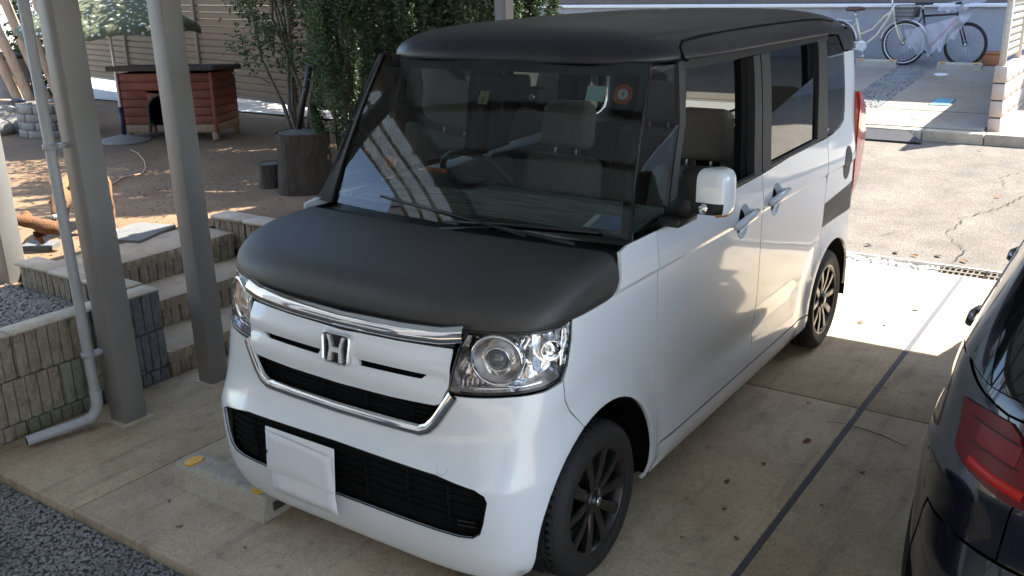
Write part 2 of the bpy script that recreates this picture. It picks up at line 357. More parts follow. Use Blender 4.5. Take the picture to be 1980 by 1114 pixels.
# ------------------------------------------------------------------ ribbed split-face block walls
def rib_block_mesh(L, H, D, n, seed):
    """face at local x=0, body towards -x, length along +y"""
    rnd = random.Random(seed); b = MB(); w = L/n
    b.box((-D, 0, 0), (-.016, L, H))
    for i in range(n):
        y0 = i*w+.0038; y1 = (i+1)*w-.0038
        ny, nz = 2, 3; v = []
        for k in range(nz+1):
            for j in range(ny+1):
                e = (j in (0, ny)) * -.004
                v.append((e+rnd.uniform(-.005, .002), y0+(y1-y0)*j/ny, H*k/nz + (0 if k in (0, nz) else rnd.uniform(-.008, .008))))
        m = len(v); f = []
        for k in range(nz):
            for j in range(ny): a = k*(ny+1)+j; f.append((a, a+1, a+ny+2, a+ny+1))
        bk = [(-.018, y, z) for (_, y, z) in v]; v2 = v+bk
        for k in range(nz):
            a = k*(ny+1); c = a+ny+1; f.append((a, c, c+m, a+m)); a += ny; c += ny; f.append((c, a, a+m, c+m))
        for j in range(ny):
            a = j; f.append((a+1, a, a+m, a+1+m)); a = nz*(ny+1)+j; f.append((a, a+1, a+1+m, a+m))
        b.add(v2, f)
    me = bpy.data.meshes.new('block'); me.from_pydata(b.v, [], b.f); return me
BM = {}
def block(parent, x, y, z, L, H, D, n, m, rz=0, seed=None):
    k = (round(L, 3), round(H, 3), round(D, 3), n, m, (seed or random.randrange(3)))
    if k not in BM: BM[k] = rib_block_mesh(L, H, D, n, k[5]); BM[k].materials.append(M[m])
    o = bpy.data.objects.new('block', BM[k]); COL.objects.link(o); o.parent = parent; o.location = (x, y, z); o.rotation_euler = (0, 0, rz); return o
wl1 = thing('block_wall', 'low ribbed concrete block wall holding a gravel bed behind the downpipe', 'block wall')
random.seed(3)
for c, (z0, h) in enumerate([(-.09, .148), (.066, .206), (.280, .200)]):
    y = .312
    k = 0
    while y > -2.4:
        L = .39 if not (k == 0 and c == 1) else .192
        mm = 'blockgrey' if (k == 0) else random.choice(['block', 'block', 'blockgreen'])
        block(wl1, -2.08, y-L, z0, L, h, .13, 4 if L < .3 else 7, mm); y -= L+.008; k += 1
MB().box((-2.19, -2.4, -.09), (-2.10, .305, .476)).build('mortar_core', M['mortar'], wl1)
for k in range(7):
    y1 = .314-k*.398; MB().rbox((-2.215, y1-.392, .480), (-2.078, y1, .492), .004, 1).build('capping', M['edgeconc'], wl1)
wl2 = thing('block_wall', 'short ribbed block wall with a flat top between the gravel bed and the garden steps', 'block wall')
for k in range(3):
    x = -2.225-k*.335
    block(wl2, x-.33, .19, .29, .328, .19, .10, 6, 'block', R(-90)); 
    MB().rbox((x-.332, .168, .480), (x, .318, .500), .005, 1).build('capping', M['edgeconc'], wl2)
MB().box((-3.22, .20, .0), (-2.22, .305, .478)).build('mortar_core', M['mortar'], wl2)
# --- garden steps
st = thing('garden_steps', 'three concrete garden steps with ribbed block risers beside the carport posts', 'steps')
for (x, z0, z1) in [(-2.07, 0, .13), (-2.44, .13, .29), (-2.79, .29, .455)]:
    for k in range(3):
        y0 = .32+k*.36
        block(st, x, y0, z0-.03, .352, z1-z0+.03, .12, 6, 'block')
    MB().rbox((x-.40, .318, z1-.06), (x-.004, 1.40, z1+.002), .006, 1).build('tread', M['tread'], st)
wl3 = thing('block_wall', 'short ribbed block kerb wall at the far side of the garden steps, near the bonnet', 'block wall')
for k in range(3):
    x = -2.10-k*.31; block(wl3, x-.30, 1.42, .33, .30, .19, .10, 5, 'block', R(-90)); MB().rbox((x-.305, 1.40, .522), (x, 1.56, .545), .006, 1).build('capping', M['edgeconc'], wl3)
MB().box((-3.03, 1.43, .0), (-2.08, 1.54, .52)).build('mortar_core', M['mortar'], wl3)
wl4 = thing('block_wall', 'ribbed block retaining wall under the hedge on the far side of the white car', 'block wall')
for c in range(2):
    for k in range(7): block(wl4, -2.08, 1.56+k*.4, .0+c*.21, .392, .202, .12, 7, 'block')
MB().box((-2.19, 1.56, 0), (-2.10, 4.34, .43)).build('mortar_core', M['mortar'], wl4)

# ------------------------------------------------------------------ gravel (stones as real geometry)
def stones(name, n, pos, r0, r1, m, label, cat):
    ico = bmesh.new(); bmesh.ops.create_icosphere(ico, subdivisions=1, radius=1)
    ico.verts.ensure_lookup_table(); ico.verts.index_update(); bv = [q.co.copy() for q in ico.verts]; bf = [[q.index for q in f.verts] for f in ico.faces]; ico.free()
    v = []; f = []; rnd = random.Random(len(name)+n)
    for i in range(n):
        p = pos(rnd); r = rnd.uniform(r0, r1); s = Vector((r*rnd.uniform(.7, 1.35), r*rnd.uniform(.7, 1.2), r*rnd.uniform(.4, .75)))
        e = Matrix.Rotation(rnd.uniform(0, 6.28), 3, 'Z') @ Matrix.Rotation(rnd.uniform(-.5, .5), 3, 'X')
        b = len(v)
        for q in bv:
            k = rnd.uniform(.78, 1.12); w = e @ Vector((q.x*s.x*k, q.y*s.y*k, q.z*s.z*k)); v.append((p[0]+w.x, p[1]+w.y, p[2]+w.z))
        f += [tuple(i2+b for i2 in q) for q in bf]
    me = bpy.data.meshes.new(name); me.from_pydata(v, [], f); o = link(name, me, m); return stuff(o, label, cat)
struct(grid_sheet('gravel_ground', -6, 2.2, -6, -.775, lambda x, y: -.046, 2, 2, M['gravelbed']))
def gp1(r):
    while True:
        x = r.uniform(-2.9, 1.5); y = -.785-abs(r.gauss(0, .62))
        if y > -2.6: return (x, y, -.045+r.uniform(0, .012))
stones('gravel', 27000, gp1, .005, .0115, M['gravel'], 'blue grey gravel in front of the parking slab', 'gravel')
struct(grid_sheet('gravel_bed_base', -3.32, -2.2, -3, .19, lambda x, y: .34, 2, 2, M['gravelbed']))
stones('gravel', 9000, lambda r: (r.uniform(-3.32, -2.21), r.uniform(-.75, .17), .345+r.uniform(0, .012)), .006, .0125, M['gravel'], 'blue grey gravel filling the bed behind the block wall', 'gravel')
stones('gravel', 5200, lambda r: (lambda x, y: (x, y, LOT(y)-.006))(r.uniform(-1.165, -.705), 9.19+3.5*r.random()**.8), .010, .022, M['gravel'], 'blue grey gravel strip between the far parking bays', 'gravel')
stones('gutter_pebbles', 800, lambda r: (r.uniform(-1.4, .95), r.uniform(4.325, 4.51), -.03+r.uniform(0, .02)), .010, .024, M['paleconc'], 'pale pebbles packed in the road gutter beside the grating', 'pebbles')
stones('soil_crumbs', 1500, lambda r: (lambda x, y: (x, y, gz(x, y)+.002))(-3.15-abs(r.gauss(0, 1.9)), r.uniform(.33, 4.2)), .003, .009, M['leafdry'], 'small crumbs and chips scattered over the garden soil', 'soil')

# ------------------------------------------------------------------ carport and terrace roof
cp = thing('carport', 'bronze aluminium carport roof and posts over the white car', 'carport', (0, 0, 0))
def post(parent, x0, x1, y0, y1, z0, z1, lx=0, ly=0):
    b = MB().rbox((x0, y0, z0), (x1, y1, z1), .006, 2)
    b.v = [(x+lx*(z-z0), y+ly*(z-z0), z) for x, y, z in b.v]
    if z0 < .1: MB().rbox((x0-.022, y0-.022, -.03), (x1+.022, y1+.022, .007), .006, 1).build('mortar_collar', M['stopconc'], parent)
    return b.build('post', M['alu'], parent)
post(cp, -1.885, -1.775, .34, .45, -.05, 2.42, -.012)
post(cp, -1.90, -1.80, 3.16, 3.26, -.05, 2.42, -.012)
for (x0, x1) in [(-1.98, -1.84), (3.56, 3.68)]: MB().rbox((x0, -2.35, 2.42), (x1, 4.02, 2.55), .006, 1).build('beam', M['alu'], cp)
post(cp, 3.56, 3.68, .34, .45, -.05, 2.42); post(cp, 3.56, 3.68, 3.16, 3.26, -.05, 2.42)
NR_ = 10
for k in range(NR_+1):
    y = -2.38+k*6.4/NR_; MB().rbox((-2.25, y-.03, 2.555), (3.70, y+.03, 2.64), .005, 1).build('rafter', M['alu'], cp)
    if k < NR_: MB().box((-2.24, y+.031, 2.60), (3.69, y+6.4/NR_-.031, 2.606)).build('roof_panel', M['panelroof'], cp)
tr = thing('terrace_roof', 'grey terrace roof and posts left of the car, with a downpipe on its near post', 'terrace roof', (0, 0, 0))
post(tr, -1.872, -1.750, -.190, -.068, -.05, 2.62, -.024)
post(tr, -3.48, -3.36, .19, .31, .30, 2.62, -.02)
for y in (-3.2, -.13): MB().rbox((-3.9, y-.05, 2.70), (-1.70, y+.05, 2.82), .005, 1).build('beam', M['beam'], tr)
for k in range(6):
    x = -3.88+k*.43; MB().rbox((x-.025, -3.3, 2.825), (x+.025, .25, 2.90), .004, 1).build('rafter', M['beam'], tr)
    if k < 5: MB().box((x+.026, -3.29, 2.86), (x+.404, .24, 2.866)).build('roof_panel', M['palepanel'], tr)
post(tr, -3.48, -3.36, -3.25, -3.15, -.05, 2.70); post(tr, -1.87, -1.75, -3.25, -3.15, -.05, 2.70)
for mm, tcol, tf_ in (('palepanel', (.62, .68, .72, 1), .55),):
    nt = M[mm].node_tree; tb = nt.nodes.new('ShaderNodeBsdfTranslucent'); tb.inputs[0].default_value = tcol
    mx = nt.nodes.new('ShaderNodeMixShader'); mx.inputs[0].default_value = tf_
    nt.links.new(nt.nodes['Principled BSDF'].outputs[0], mx.inputs[1]); nt.links.new(tb.outputs[0], mx.inputs[2]); nt.links.new(mx.outputs[0], nt.nodes['Material Output'].inputs[0])
nt = M['panelroof'].node_tree; tb = nt.nodes.new('ShaderNodeBsdfTranslucent'); tb.inputs[0].default_value = (.34, .38, .40, 1)
mx = nt.nodes.new('ShaderNodeMixShader'); mx.inputs[0].default_value = .4
nt.links.new(nt.nodes['Principled BSDF'].outputs[0], mx.inputs[1]); nt.links.new(tb.outputs[0], mx.inputs[2]); nt.links.new(mx.outputs[0], nt.nodes['Material Output'].inputs[0])
# downpipe on the near post
dp = thing('downpipe', 'grey plastic rain downpipe with an elbow at the foot of the near post', 'downpipe', (-1.83, -.25, 0))
px, py = -1.862, -.250
pts = [(px-.024*2.6, py, 2.6), (px-.024, py, 1.0), (px, py, .13), (px, py-.01, .085), (px-.005, py-.035, .052), (px-.012, py-.07, .045)]
pl = [Vector(q)-dp.location for q in pts]
MB().tube(pl, .024, 14).build('pipe', M['pipe'], dp)
MB().tube([pl[-1], Vector((-1.93, -.575, .034))-dp.location], .0245, 14, caps=False).build('outlet_pipe', M['pipe'], dp)
MB().tube([Vector((-1.929, -.573, .034))-dp.location, Vector((-1.9285, -.571, .034))-dp.location], .023, 14).build('outlet_mouth', M['inner'], dp)
MB().tube([pl[2]+Vector((0, 0, .05)), pl[2]+Vector((0, .0, -.02)), pl[3]+Vector((0, 0, 0)), pl[4], pl[5]], .0275, 14).build('elbow', M['pipe'], dp)
for z in (.36, 1.33):
    c = Vector((px-.024*z, py, z))-dp.location
    MB().lathe([(.026, -.012), (.031, -.012), (.031, .012), (.026, .012)], 16, mtx=Matrix.Translation(c)).rbox((c.x-.008, c.y+.02, c.z-.01), (c.x+.03, c.y+.075, c.z+.01), .002, 1).build('bracket', M['pipe'], dp)

# ------------------------------------------------------------------ unseen house added behind the viewpoint to block sky light in front
M['housewall'] = mat('house_siding', (.155, .16, .168), .8, col2=(.13, .135, .142), vscale=3, stretch=(.3, 1, 5), bump=(25, .2))
hs = thing('house', 'unseen dark grey sided house added behind the viewpoint to block sky light', 'house', (0, -4.7, 0))
MB().box((-7, -5, -.1), (6.5, 0, 5.6)).build('wall', M['housewall'], hs)
for k in range(28): MB().box((-7.01, .0, .02+k*.2), (6.51, .014, .185+k*.2)).build('siding_board', M['housewall'], hs)
for (x0, x1, z0, z1) in ((-4.6, -2.9, .9, 2.1), (2.6, 4.3, .3, 2.2), (-4.2, -2.8, 3.3, 4.5), (.6, 2.2, 3.3, 4.5)):
    w_ = MB().box((x0, .014, z0), (x1, .03, z1)).build('window', M['darkglass'], hs)
    MB().box((x0-.06, .02, z0-.06), (x1+.06, .06, z0)).box((x0-.06, .02, z1), (x1+.06, .06, z1+.06)).box((x0-.06, .02, z0), (x0, .06, z1)).box((x1, .02, z0), (x1+.06, .06, z1)).box(((x0+x1)/2-.025, .03, z0), ((x0+x1)/2+.025, .055, z1)).build('window_frame', M['alu'], w_)
dr_ = MB().rbox((-.6, .014, .42), (.35, .06, 2.5), .01, 1).build('door', M['bark'], hs); MB().tube([(.22, .07, 1.2), (.22, .11, 1.2), (.22, .11, 1.7), (.22, .07, 1.7)], .012, 6).build('door_handle', M['alumetal'], dr_)
MB().rbox((-1.3, .0, 2.62), (1.1, 1.1, 2.74), .01, 1).build('porch_roof', M['alu'], hs); MB().rbox((-7.4, -5.4, 5.6), (6.9, .55, 5.75), .02, 1).build('roof', M['felt'], hs)
MB().box((-1.4, .0, -.06), (3.2, 1.3, .20)).box((-1.4, .0, .20), (3.2, .95, .40)).build('entrance_step', M['tread'], hs)
# ================================================================== CAR BODY SURFACES
def herm(xs, ys):
    n = len(xs); d = [(ys[i+1]-ys[i])/(xs[i+1]-xs[i]) for i in range(n-1)]
    t = [d[0]]+[0 if d[i-1]*d[i] <= 0 else 2*d[i-1]*d[i]/(d[i-1]+d[i]) for i in range(1, n-1)]+[d[-1]]
    def f(x):
        if x <= xs[0]: return ys[0]
        if x >= xs[-1]: return ys[-1]
        i = 0
        while x > xs[i+1]: i += 1
        h = xs[i+1]-xs[i]; u = (x-xs[i])/h
        return (2*u**3-3*u*u+1)*ys[i]+(u**3-2*u*u+u)*h*t[i]+(-2*u**3+3*u*u)*ys[i+1]+(u**3-u*u)*h*t[i+1]
    return f
class Skin:
    """plan outline (front superellipse, straight side, rear superellipse) inset by height; s = arc length from the front centre, >0 on +x"""
    def __init__(k, A, Y0, YF, Y1, YR, nf, nr, ds, df, dr, bump=None):
        k.A, k.Y0, k.YF, k.Y1, k.YR, k.nf, k.nr, k.ds, k.df, k.dr, k.bump = A, Y0, YF, Y1, YR, nf, nr, ds, df, dr, bump
        def table(n, a, b):
            N = 400; ph = []; sl_ = []; s = 0; p0 = None
            for i in range(N+1):
                p = math.pi/2*(1-i/N); c, q = math.cos(p), math.sin(p); r = (abs(c)**n+abs(q)**n)**(-1/n)
                P = (a*r*c, b*r*q)
                if p0: s += math.dist(p0, P)
                p0 = P; ph.append(p); sl_.append(s)
            return ph, sl_
        k.fp, k.fs = table(nf(.7), A, Y0-YF); k.rp, k.rs = table(nr, A, YR-Y1)
        k.s0 = k.fs[-1]; k.s1 = k.s0+Y1-Y0; k.s2 = k.s1+k.rs[-1]
    def _lk(k, ph, sl_, s):
        lo, hi = 0, len(sl_)-1
        while hi-lo > 1:
            m = (lo+hi)//2
            if sl_[m] <= s: lo = m
            else: hi = m
        t = (s-sl_[lo])/max(1e-9, sl_[hi]-sl_[lo]); return ph[lo]+(ph[hi]-ph[lo])*min(max(t, 0), 1)
    def raw(k, s, z):
        sg = 1 if s >= 0 else -1; s = abs(s); a = k.A-k.ds(z)
        if s < k.s0:
            b = k.Y0-k.YF-k.df(z); p = k._lk(k.fp, k.fs, s); n = k.nf(z); c, q = math.cos(p), math.sin(p)
            r = (abs(c)**n+abs(q)**n)**(-1/n); x, y = a*r*c, k.Y0-b*r*q
        elif s <= k.s1: x, y = a, k.Y0+s-k.s0
        else:
            b = k.YR-k.Y1-k.dr(z); p = k._lk(k.rp, k.rs, k.rs[-1]-(s-k.s1)); n = k.nr; c, q = math.cos(p), math.sin(p)
            r = (abs(c)**n+abs(q)**n)**(-1/n); x, y = a*r*c, k.Y1+b*r*q
        if k.bump: x += k.bump(y, z)*min(1, max(0, x/a*6-5))
        return Vector((sg*x, y, z))
    def nrm(k, s, z):
        e = .004; du = k.raw(s+e, z)-k.raw(s-e, z); dv = k.raw(s, z+e)-k.raw(s, z-e)
        n = du.cross(dv); return n.normalized()
    def P(k, s, z, off=0):
        p = k.raw(s, z); return p+k.nrm(s, z)*off if off else p
    def fx(k, x, z):
        lo, hi = 0, k.s0
        for _ in range(40):
            m = (lo+hi)/2
            if k.raw(m, z).x < abs(x): lo = m
            else: hi = m
        return (math.copysign(lo, x), z)
    def fy(k, y, z):
        lo, hi = 0, k.s2
        for _ in range(40):
            m = (lo+hi)/2
            if k.raw(m, z).y < y: lo = m
            else: hi = m
        return (lo, z)
    def bx(k, x, z):
        lo, hi = k.s1, k.s2
        for _ in range(40):
            m = (lo+hi)/2
            if k.raw(m, z).x > x: lo = m
            else: hi = m
        return (lo, z)
    def rho(k, x, y, z):
        a = k.A-k.ds(z)
        if y < k.Y0: n = k.nf(z); return ((abs(x)/a)**n+((k.Y0-y)/(k.Y0-k.YF-k.df(z)))**n)**(1/n)
        if y > k.Y1: n = k.nr; return ((abs(x)/a)**n+((y-k.Y1)/(k.YR-k.Y1-k.dr(z)))**n)**(1/n)
        return abs(x)/a
def resample(poly, step):
    o = []
    for i, a in enumerate(poly):
        b = poly[(i+1) % len(poly)]; n = max(1, int(math.ceil(math.dist(a, b)/step)))
        for q in range(n): o.append((a[0]+(b[0]-a[0])*q/n, a[1]+(b[1]-a[1])*q/n))
    return o
def area2(p): return sum(p[i][0]*p[(i+1) % len(p)][1]-p[(i+1) % len(p)][0]*p[i][1] for i in range(len(p)))
def inset(poly, d):
    """move an outline inwards by d (counter-clockwise polygons)"""
    if area2(poly) < 0: poly = poly[::-1]
    o = []; n = len(poly)
    for i in range(n):
        a, b, c = Vector(poly[i-1]), Vector(poly[i]), Vector(poly[(i+1) % n])
        u = (b-a).normalized(); w = (c-b).normalized(); n1 = Vector((-u.y, u.x)); n2 = Vector((-w.y, w.x))
        m = n1+n2; L = m.length
        if L < .2: o.append(b+n1*d); continue
        m /= L; o.append(b+m*min(d/max(m.dot(n1), .3), abs(d)*2 if d > 0 else d))
    return [(q[0], q[1]) for q in o]
def rounded(poly, rad, seg=5):
    """round the corners of a polygon; rad may be a list"""
    o = []; n = len(poly)
    for i in range(n):
        r = rad[i] if isinstance(rad, (list, tuple)) else rad
        a, b, c = Vector(poly[i-1]), Vector(poly[i]), Vector(poly[(i+1) % n])
        u = a-b; w = c-b; r = min(r, u.length*.45, w.length*.45)
        if r < 1e-4: o.append(tuple(b)); continue
        p0 = b+u.normalized()*r; p1 = b+w.normalized()*r
        for k in range(seg+1):
            t = k/seg; o.append(tuple(p0*(1-t)**2+b*2*t*(1-t)+p1*t*t))
    return o
def inpoly(x, y, P):
    c = False; j = len(P)-1
    for i in range(len(P)):
        if (P[i][1] > y) != (P[j][1] > y) and x < (P[j][0]-P[i][0])*(y-P[i][1])/(P[j][1]-P[i][1])+P[i][0]: c = not c
        j = i
    return c
def triangulate(poly, holes=(), step=.03, rows=()):
    rings = [resample(poly, step)]+[resample(h, step) for h in holes]
    vs = []; es = []
    for r in rings:
        b = len(vs); vs += [Vector(q) for q in r]; es += [(b+i, b+(i+1) % len(r)) for i in range(len(r))]
    nb = len(vs)
    x0 = min(q[0] for q in poly); x1 = max(q[0] for q in poly); y0 = min(q[1] for q in poly); y1 = max(q[1] for q in poly)
    nx = int((x1-x0)/step)+1; ny = int((y1-y0)/step)+1
    bnd = [q for r in rings for q in r]
    cell = {}
    for q in bnd: cell.setdefault((int(q[0]//step), int(q[1]//step)), []).append(q)
    for j in range(ny+1):
        for i in range(nx+1):
            x = x0+i*step; y = y0+(j+.5*0)*step
            if not inpoly(x, y, rings[0]) or any(inpoly(x, y, h) for h in rings[1:]): continue
            ci, cj = int(x//step), int(y//step); ok = True
            for a in (-1, 0, 1):
                for b in (-1, 0, 1):
                    for q in cell.get((ci+a, cj+b), ()):
                        if (q[0]-x)**2+(q[1]-y)**2 < (.45*step)**2: ok = False
            if ok: vs.append(Vector((x, y)))
    for y in rows:
        for i in range(int((x1-x0)/step*2)+1):
            x = x0+(i*.5+.2)*step
            if inpoly(x, y, rings[0]) and not any(inpoly(x, y, h) for h in rings[1:]) and all((q[0]-x)**2+(q[1]-y)**2 > .0045**2 for a in (-1, 0, 1) for b in (-1, 0, 1) for q in cell.get((int(x//step)+a, int(y//step)+b), ())): vs.append(Vector((x, y)))
    ov, oe, of, *_ = delaunay_2d_cdt(vs, es, [], 0, 1e-6)
    tris = []
    for f in of:
        for k in range(1, len(f)-1):
            t = (f[0], f[k], f[k+1]); cx = sum(ov[i].x for i in t)/3; cy = sum(ov[i].y for i in t)/3
            if inpoly(cx, cy, rings[0]) and not any(inpoly(cx, cy, h) for h in rings[1:]):
                if (ov[t[1]]-ov[t[0]]).cross(ov[t[2]]-ov[t[0]]) < 0: t = (t[0], t[2], t[1])
                tris.append(t)
    return ov, tris
def surf_mesh(name, ov, tris, fn, nf, m, parent, thick=.012, flip=False):
    """fn maps 2-d to a point, nf to the outward normal; edges get a flange of depth thick"""
    N = len(ov); P = [fn(*q) for q in ov]; NN = [nf(*q) for q in ov]
    cnt = {}
    for t in tris:
        for i in range(3): e = (t[i], t[(i+1) % 3]); cnt[e] = 1
    be = [e for e in cnt if (e[1], e[0]) not in cnt]
    v = list(P); no = list(NN); f = [t if not flip else (t[0], t[2], t[1]) for t in tris]
    if thick:
        for a, b in be:
            k = len(v); A, B = P[a], P[b]; v += [A, B, B-NN[b]*thick, A-NN[a]*thick]
            side = (B-A).cross(NN[a]).normalized(); no += [side]*4
            f.append((k+1, k, k+3, k+2) if not flip else (k, k+1, k+2, k+3))
    me = bpy.data.meshes.new(name); me.from_pydata([tuple(q) for q in v], [], f)
    me.polygons.foreach_set('use_smooth', [True]*len(f))
    me.normals_split_custom_set_from_vertices([tuple(q) for q in no])
    return link(name, me, m, parent)
def panel(sk, name, poly, m, parent, holes=(), off=0., step=.035, thick=.012, gap=.0030, offn=None, rows=()):
    if area2(poly) < 0: poly = poly[::-1]
    if gap: poly = inset(resample(poly, .05), gap)
    ov, tr_ = triangulate(poly, [h if area2(h) > 0 else h[::-1] for h in holes], step, rows)
    O = offn or (lambda s, z: off)
    fn = lambda s, z: sk.P(s, z, O(s, z))
    if offn:
        def nf(s, z):
            e = .003; n = (fn(s+e, z)-fn(s-e, z)).cross(fn(s, z+e)-fn(s, z-e)); return n.normalized()
    else: nf = sk.nrm
    return surf_mesh(name, ov, tr_, fn, nf, m, parent, thick)
def mirror_poly(p): return [(-s, z) for s, z in p][::-1]
def strip(sk, name, path, w, h, m, parent, off=0., n=6, closed=False, step=.02, taper=False):
    """half-round bead of width w and height h along a path on the skin"""
    q = []
    L = len(path); 
    for i in range(L if closed else L-1):
        a, b = path[i], path[(i+1) % L]; k = max(1, int(math.dist(a, b)/step))
        for t in range(k): q.append((a[0]+(b[0]-a[0])*t/k, a[1]+(b[1]-a[1])*t/k))
    if not closed: q.append(path[-1])
    v = []; f = []; Nq = len(q)
    for i, p in enumerate(q):
        a = q[(i-1) % Nq] if (closed or i > 0) else p; b = q[(i+1) % Nq] if (closed or i < Nq-1) else p
        t = Vector((b[0]-a[0], b[1]-a[1])).normalized(); s = Vector((-t.y, t.x))
        ww = w*(math.sin(math.pi*(i+.6)/(Nq+.2))**.35 if taper else 1)
        for k in range(n+1):
            th = math.pi*k/n; c = s*(math.cos(th)*ww/2); v.append(sk.P(p[0]+c.x, p[1]+c.y, off+h*math.sin(th)))
    for i in range(Nq if closed else Nq-1):
        j = (i+1) % Nq
        for k in range(n): f.append((i*(n+1)+k, j*(n+1)+k, j*(n+1)+k+1, i*(n+1)+k+1))
    return MB().add(v, f, 0, True).build(name, m, parent)
def cap(name, outline, zf, m, parent, step=.04, rings=(), thick=.01):
    """height-field panel in plan: zf(x, y)"""
    if area2(outline) < 0: outline = outline[::-1]
    vs = resample(outline, step); es = [(i, (i+1) % len(vs)) for i in range(len(vs))]; V = [Vector(q) for q in vs]; pts = list(vs)
    for r in rings:
        for q in r:
            if inpoly(q[0], q[1], vs): V.append(Vector(q)); pts.append(q)
    x0 = min(q[0] for q in vs); x1 = max(q[0] for q in vs); y0 = min(q[1] for q in vs); y1 = max(q[1] for q in vs)
    cell = {}
    for q in pts: cell.setdefault((int(q[0]//step), int(q[1]//step)), []).append(q)
    for j in range(int((y1-y0)/step)+1):
        for i in range(int((x1-x0)/step)+1):
            x = x0+i*step; y = y0+j*step
            if not inpoly(x, y, vs): continue
            ci, cj = int(x//step), int(y//step)
            if all((q[0]-x)**2+(q[1]-y)**2 > (.4*step)**2 for a in (-1, 0, 1) for b in (-1, 0, 1) for q in cell.get((ci+a, cj+b), ())): V.append(Vector((x, y)))
    ov, oe, of, *_ = delaunay_2d_cdt(V, es, [], 0, 1e-7)
    tris = []
    for f in of:
        for k in range(1, len(f)-1):
            t = (f[0], f[k], f[k+1])
            if inpoly(sum(ov[i].x for i in t)/3, sum(ov[i].y for i in t)/3, vs):
                if (ov[t[1]]-ov[t[0]]).cross(ov[t[2]]-ov[t[0]]) < 0: t = (t[0], t[2], t[1])
                tris.append(t)
    fn = lambda x, y: Vector((x, y, zf(x, y)))
    def nf(x, y):
        e = .0015; zx = (zf(x+e, y)-zf(x-e, y))/(2*e); zy = (zf(x, y+e)-zf(x, y-e))/(2*e); return Vector((-zx, -zy, 1)).normalized()
    return surf_mesh(name, ov, tris, fn, nf, m, parent, thick)
def arc(cx, cz, r, a0, a1, n=14): return [(cx+r*math.cos(R(a0+(a1-a0)*k/n)), cz+r*math.sin(R(a0+(a1-a0)*k/n))) for k in range(n+1)]

# ================================================================== WHEELS
def wheel(name, parent, c, side, rad=.2785, width=.150, rim=.200, spokes=5, m='rimblack'):
    """axis along x; side=+1 outer face towards +x"""
    w = bpy.data.objects.new(name, None); COL.objects.link(w); w.parent = parent; w.location = c
    w.rotation_euler = (0, R(90)*side, 0)          # local z = outward
    h = width/2
    prof = [(rim-.012, -h+.012), (rim+.004, -h+.002), (rim+.03, -h-.004), (rad-.035, -h-.002), (rad-.012, -h+.012), (rad-.003, -h+.028), (rad, -h*.4)]
    prof += [(rad-.007, -h*.4+.002), (rad-.007, -h*.4+.008), (rad+.001, -h*.4+.010), (rad+.001, -.004), (rad-.007, -.003), (rad-.007, .004), (rad+.001, .005), (rad+.001, h*.4-.010), (rad-.007, h*.4-.008), (rad-.007, h*.4-.002), (rad, h*.4)]
    prof += [(rad-.003, h-.028), (rad-.012, h-.012), (rad-.035, h+.002), (rim+.034, h+.005), (rim+.026, h+.003), (rim+.008, h), (rim-.004, h-.006), (rim-.012, h-.016)]
    ty = MB().lathe(prof, 72); N = 60
    for i in range(N):                              # shoulder tread blocks cut as dark sipes standing just proud
        a = 2*math.pi*i/N
        for sgn in (1, -1):
            e = Matrix.Rotation(a, 4, 'Z')
            q = [e @ Vector((rad-.004+d, y, z)) for d, y, z in ((.006, -.008, sgn*(h*.42)), (.006, .008, sgn*(h*.42)), (.000, .009, sgn*(h-.024)), (-.012, .008, sgn*(h-.008)), (-.012, -.006, sgn*(h-.008)), (.000, -.007, sgn*(h-.024)))]
            ty.add(q, [(0, 1, 2, 5), (5, 2, 3, 4)] if sgn > 0 else [(5, 2, 1, 0), (4, 3, 2, 5)], 0, True)
    t = ty.build('tyre', M['tyre'], w)
    r = MB().lathe([(rim-.004, h-.006), (rim-.010, h-.004), (rim-.018, h-.010), (rim-.026, h-.05), (rim-.03, -h+.02)], 56)
    r.lathe([(.03, h-.075), (rim-.028, h-.07)], 40)
    r.build('rim', M[m], w)
    sp = MB()
    for i in range(spokes):
        for d in (-1, 1):
            a = 2*math.pi*i/spokes; e = Matrix.Rotation(a, 4, 'Z')
            x0, x1 = .022, rim-.012; y0, y1 = d*.012, d*.060; hw0, hw1 = .016, .023
            z0, z1 = h-.024, h-.010
            pr = []
            for (x, y, hw, z) in ((x0, y0, hw0, z0), ((x0+x1)/2, (y0+y1)/2, .018, h-.012), (x1, y1, hw1, z1)):
                for (dy, dz) in ((-hw, -.022), (-hw, -.004), (-hw*.6, 0), (hw*.6, 0), (hw, -.004), (hw, -.022)): pr.append(e @ Vector((x, y+dy, z+dz)))
            f = []
            for k in range(2):
                for j in range(5): f.append((k*6+j, (k+1)*6+j, (k+1)*6+j+1, k*6+j+1))
            sp.add(pr, f, 0, False)
    sp.build('spokes', M[m], w)
    hb = MB().lathe([(.046, h-.06), (.046, h-.020), (.040, h-.014), (.028, h-.012), (.027, h-.008), (.001, h-.006)], 28).build('hub_cap', M[m], w)
    MB().lathe([(.015, h-.0055), (.015, h-.003), (.001, h-.002)], 20).build('emblem', M['alumetal'], w)
    ln = MB()
    for k in range(4):
        a = 2*math.pi*(k+.5)/4; ln.lathe([(.009, h-.05), (.009, h-.018), (.001, h-.016)], 8, mtx=Matrix.Translation((.068*math.cos(a), .068*math.sin(a), -.012)))
    ln.build('lug_nuts', M['steel'], w)
    return w

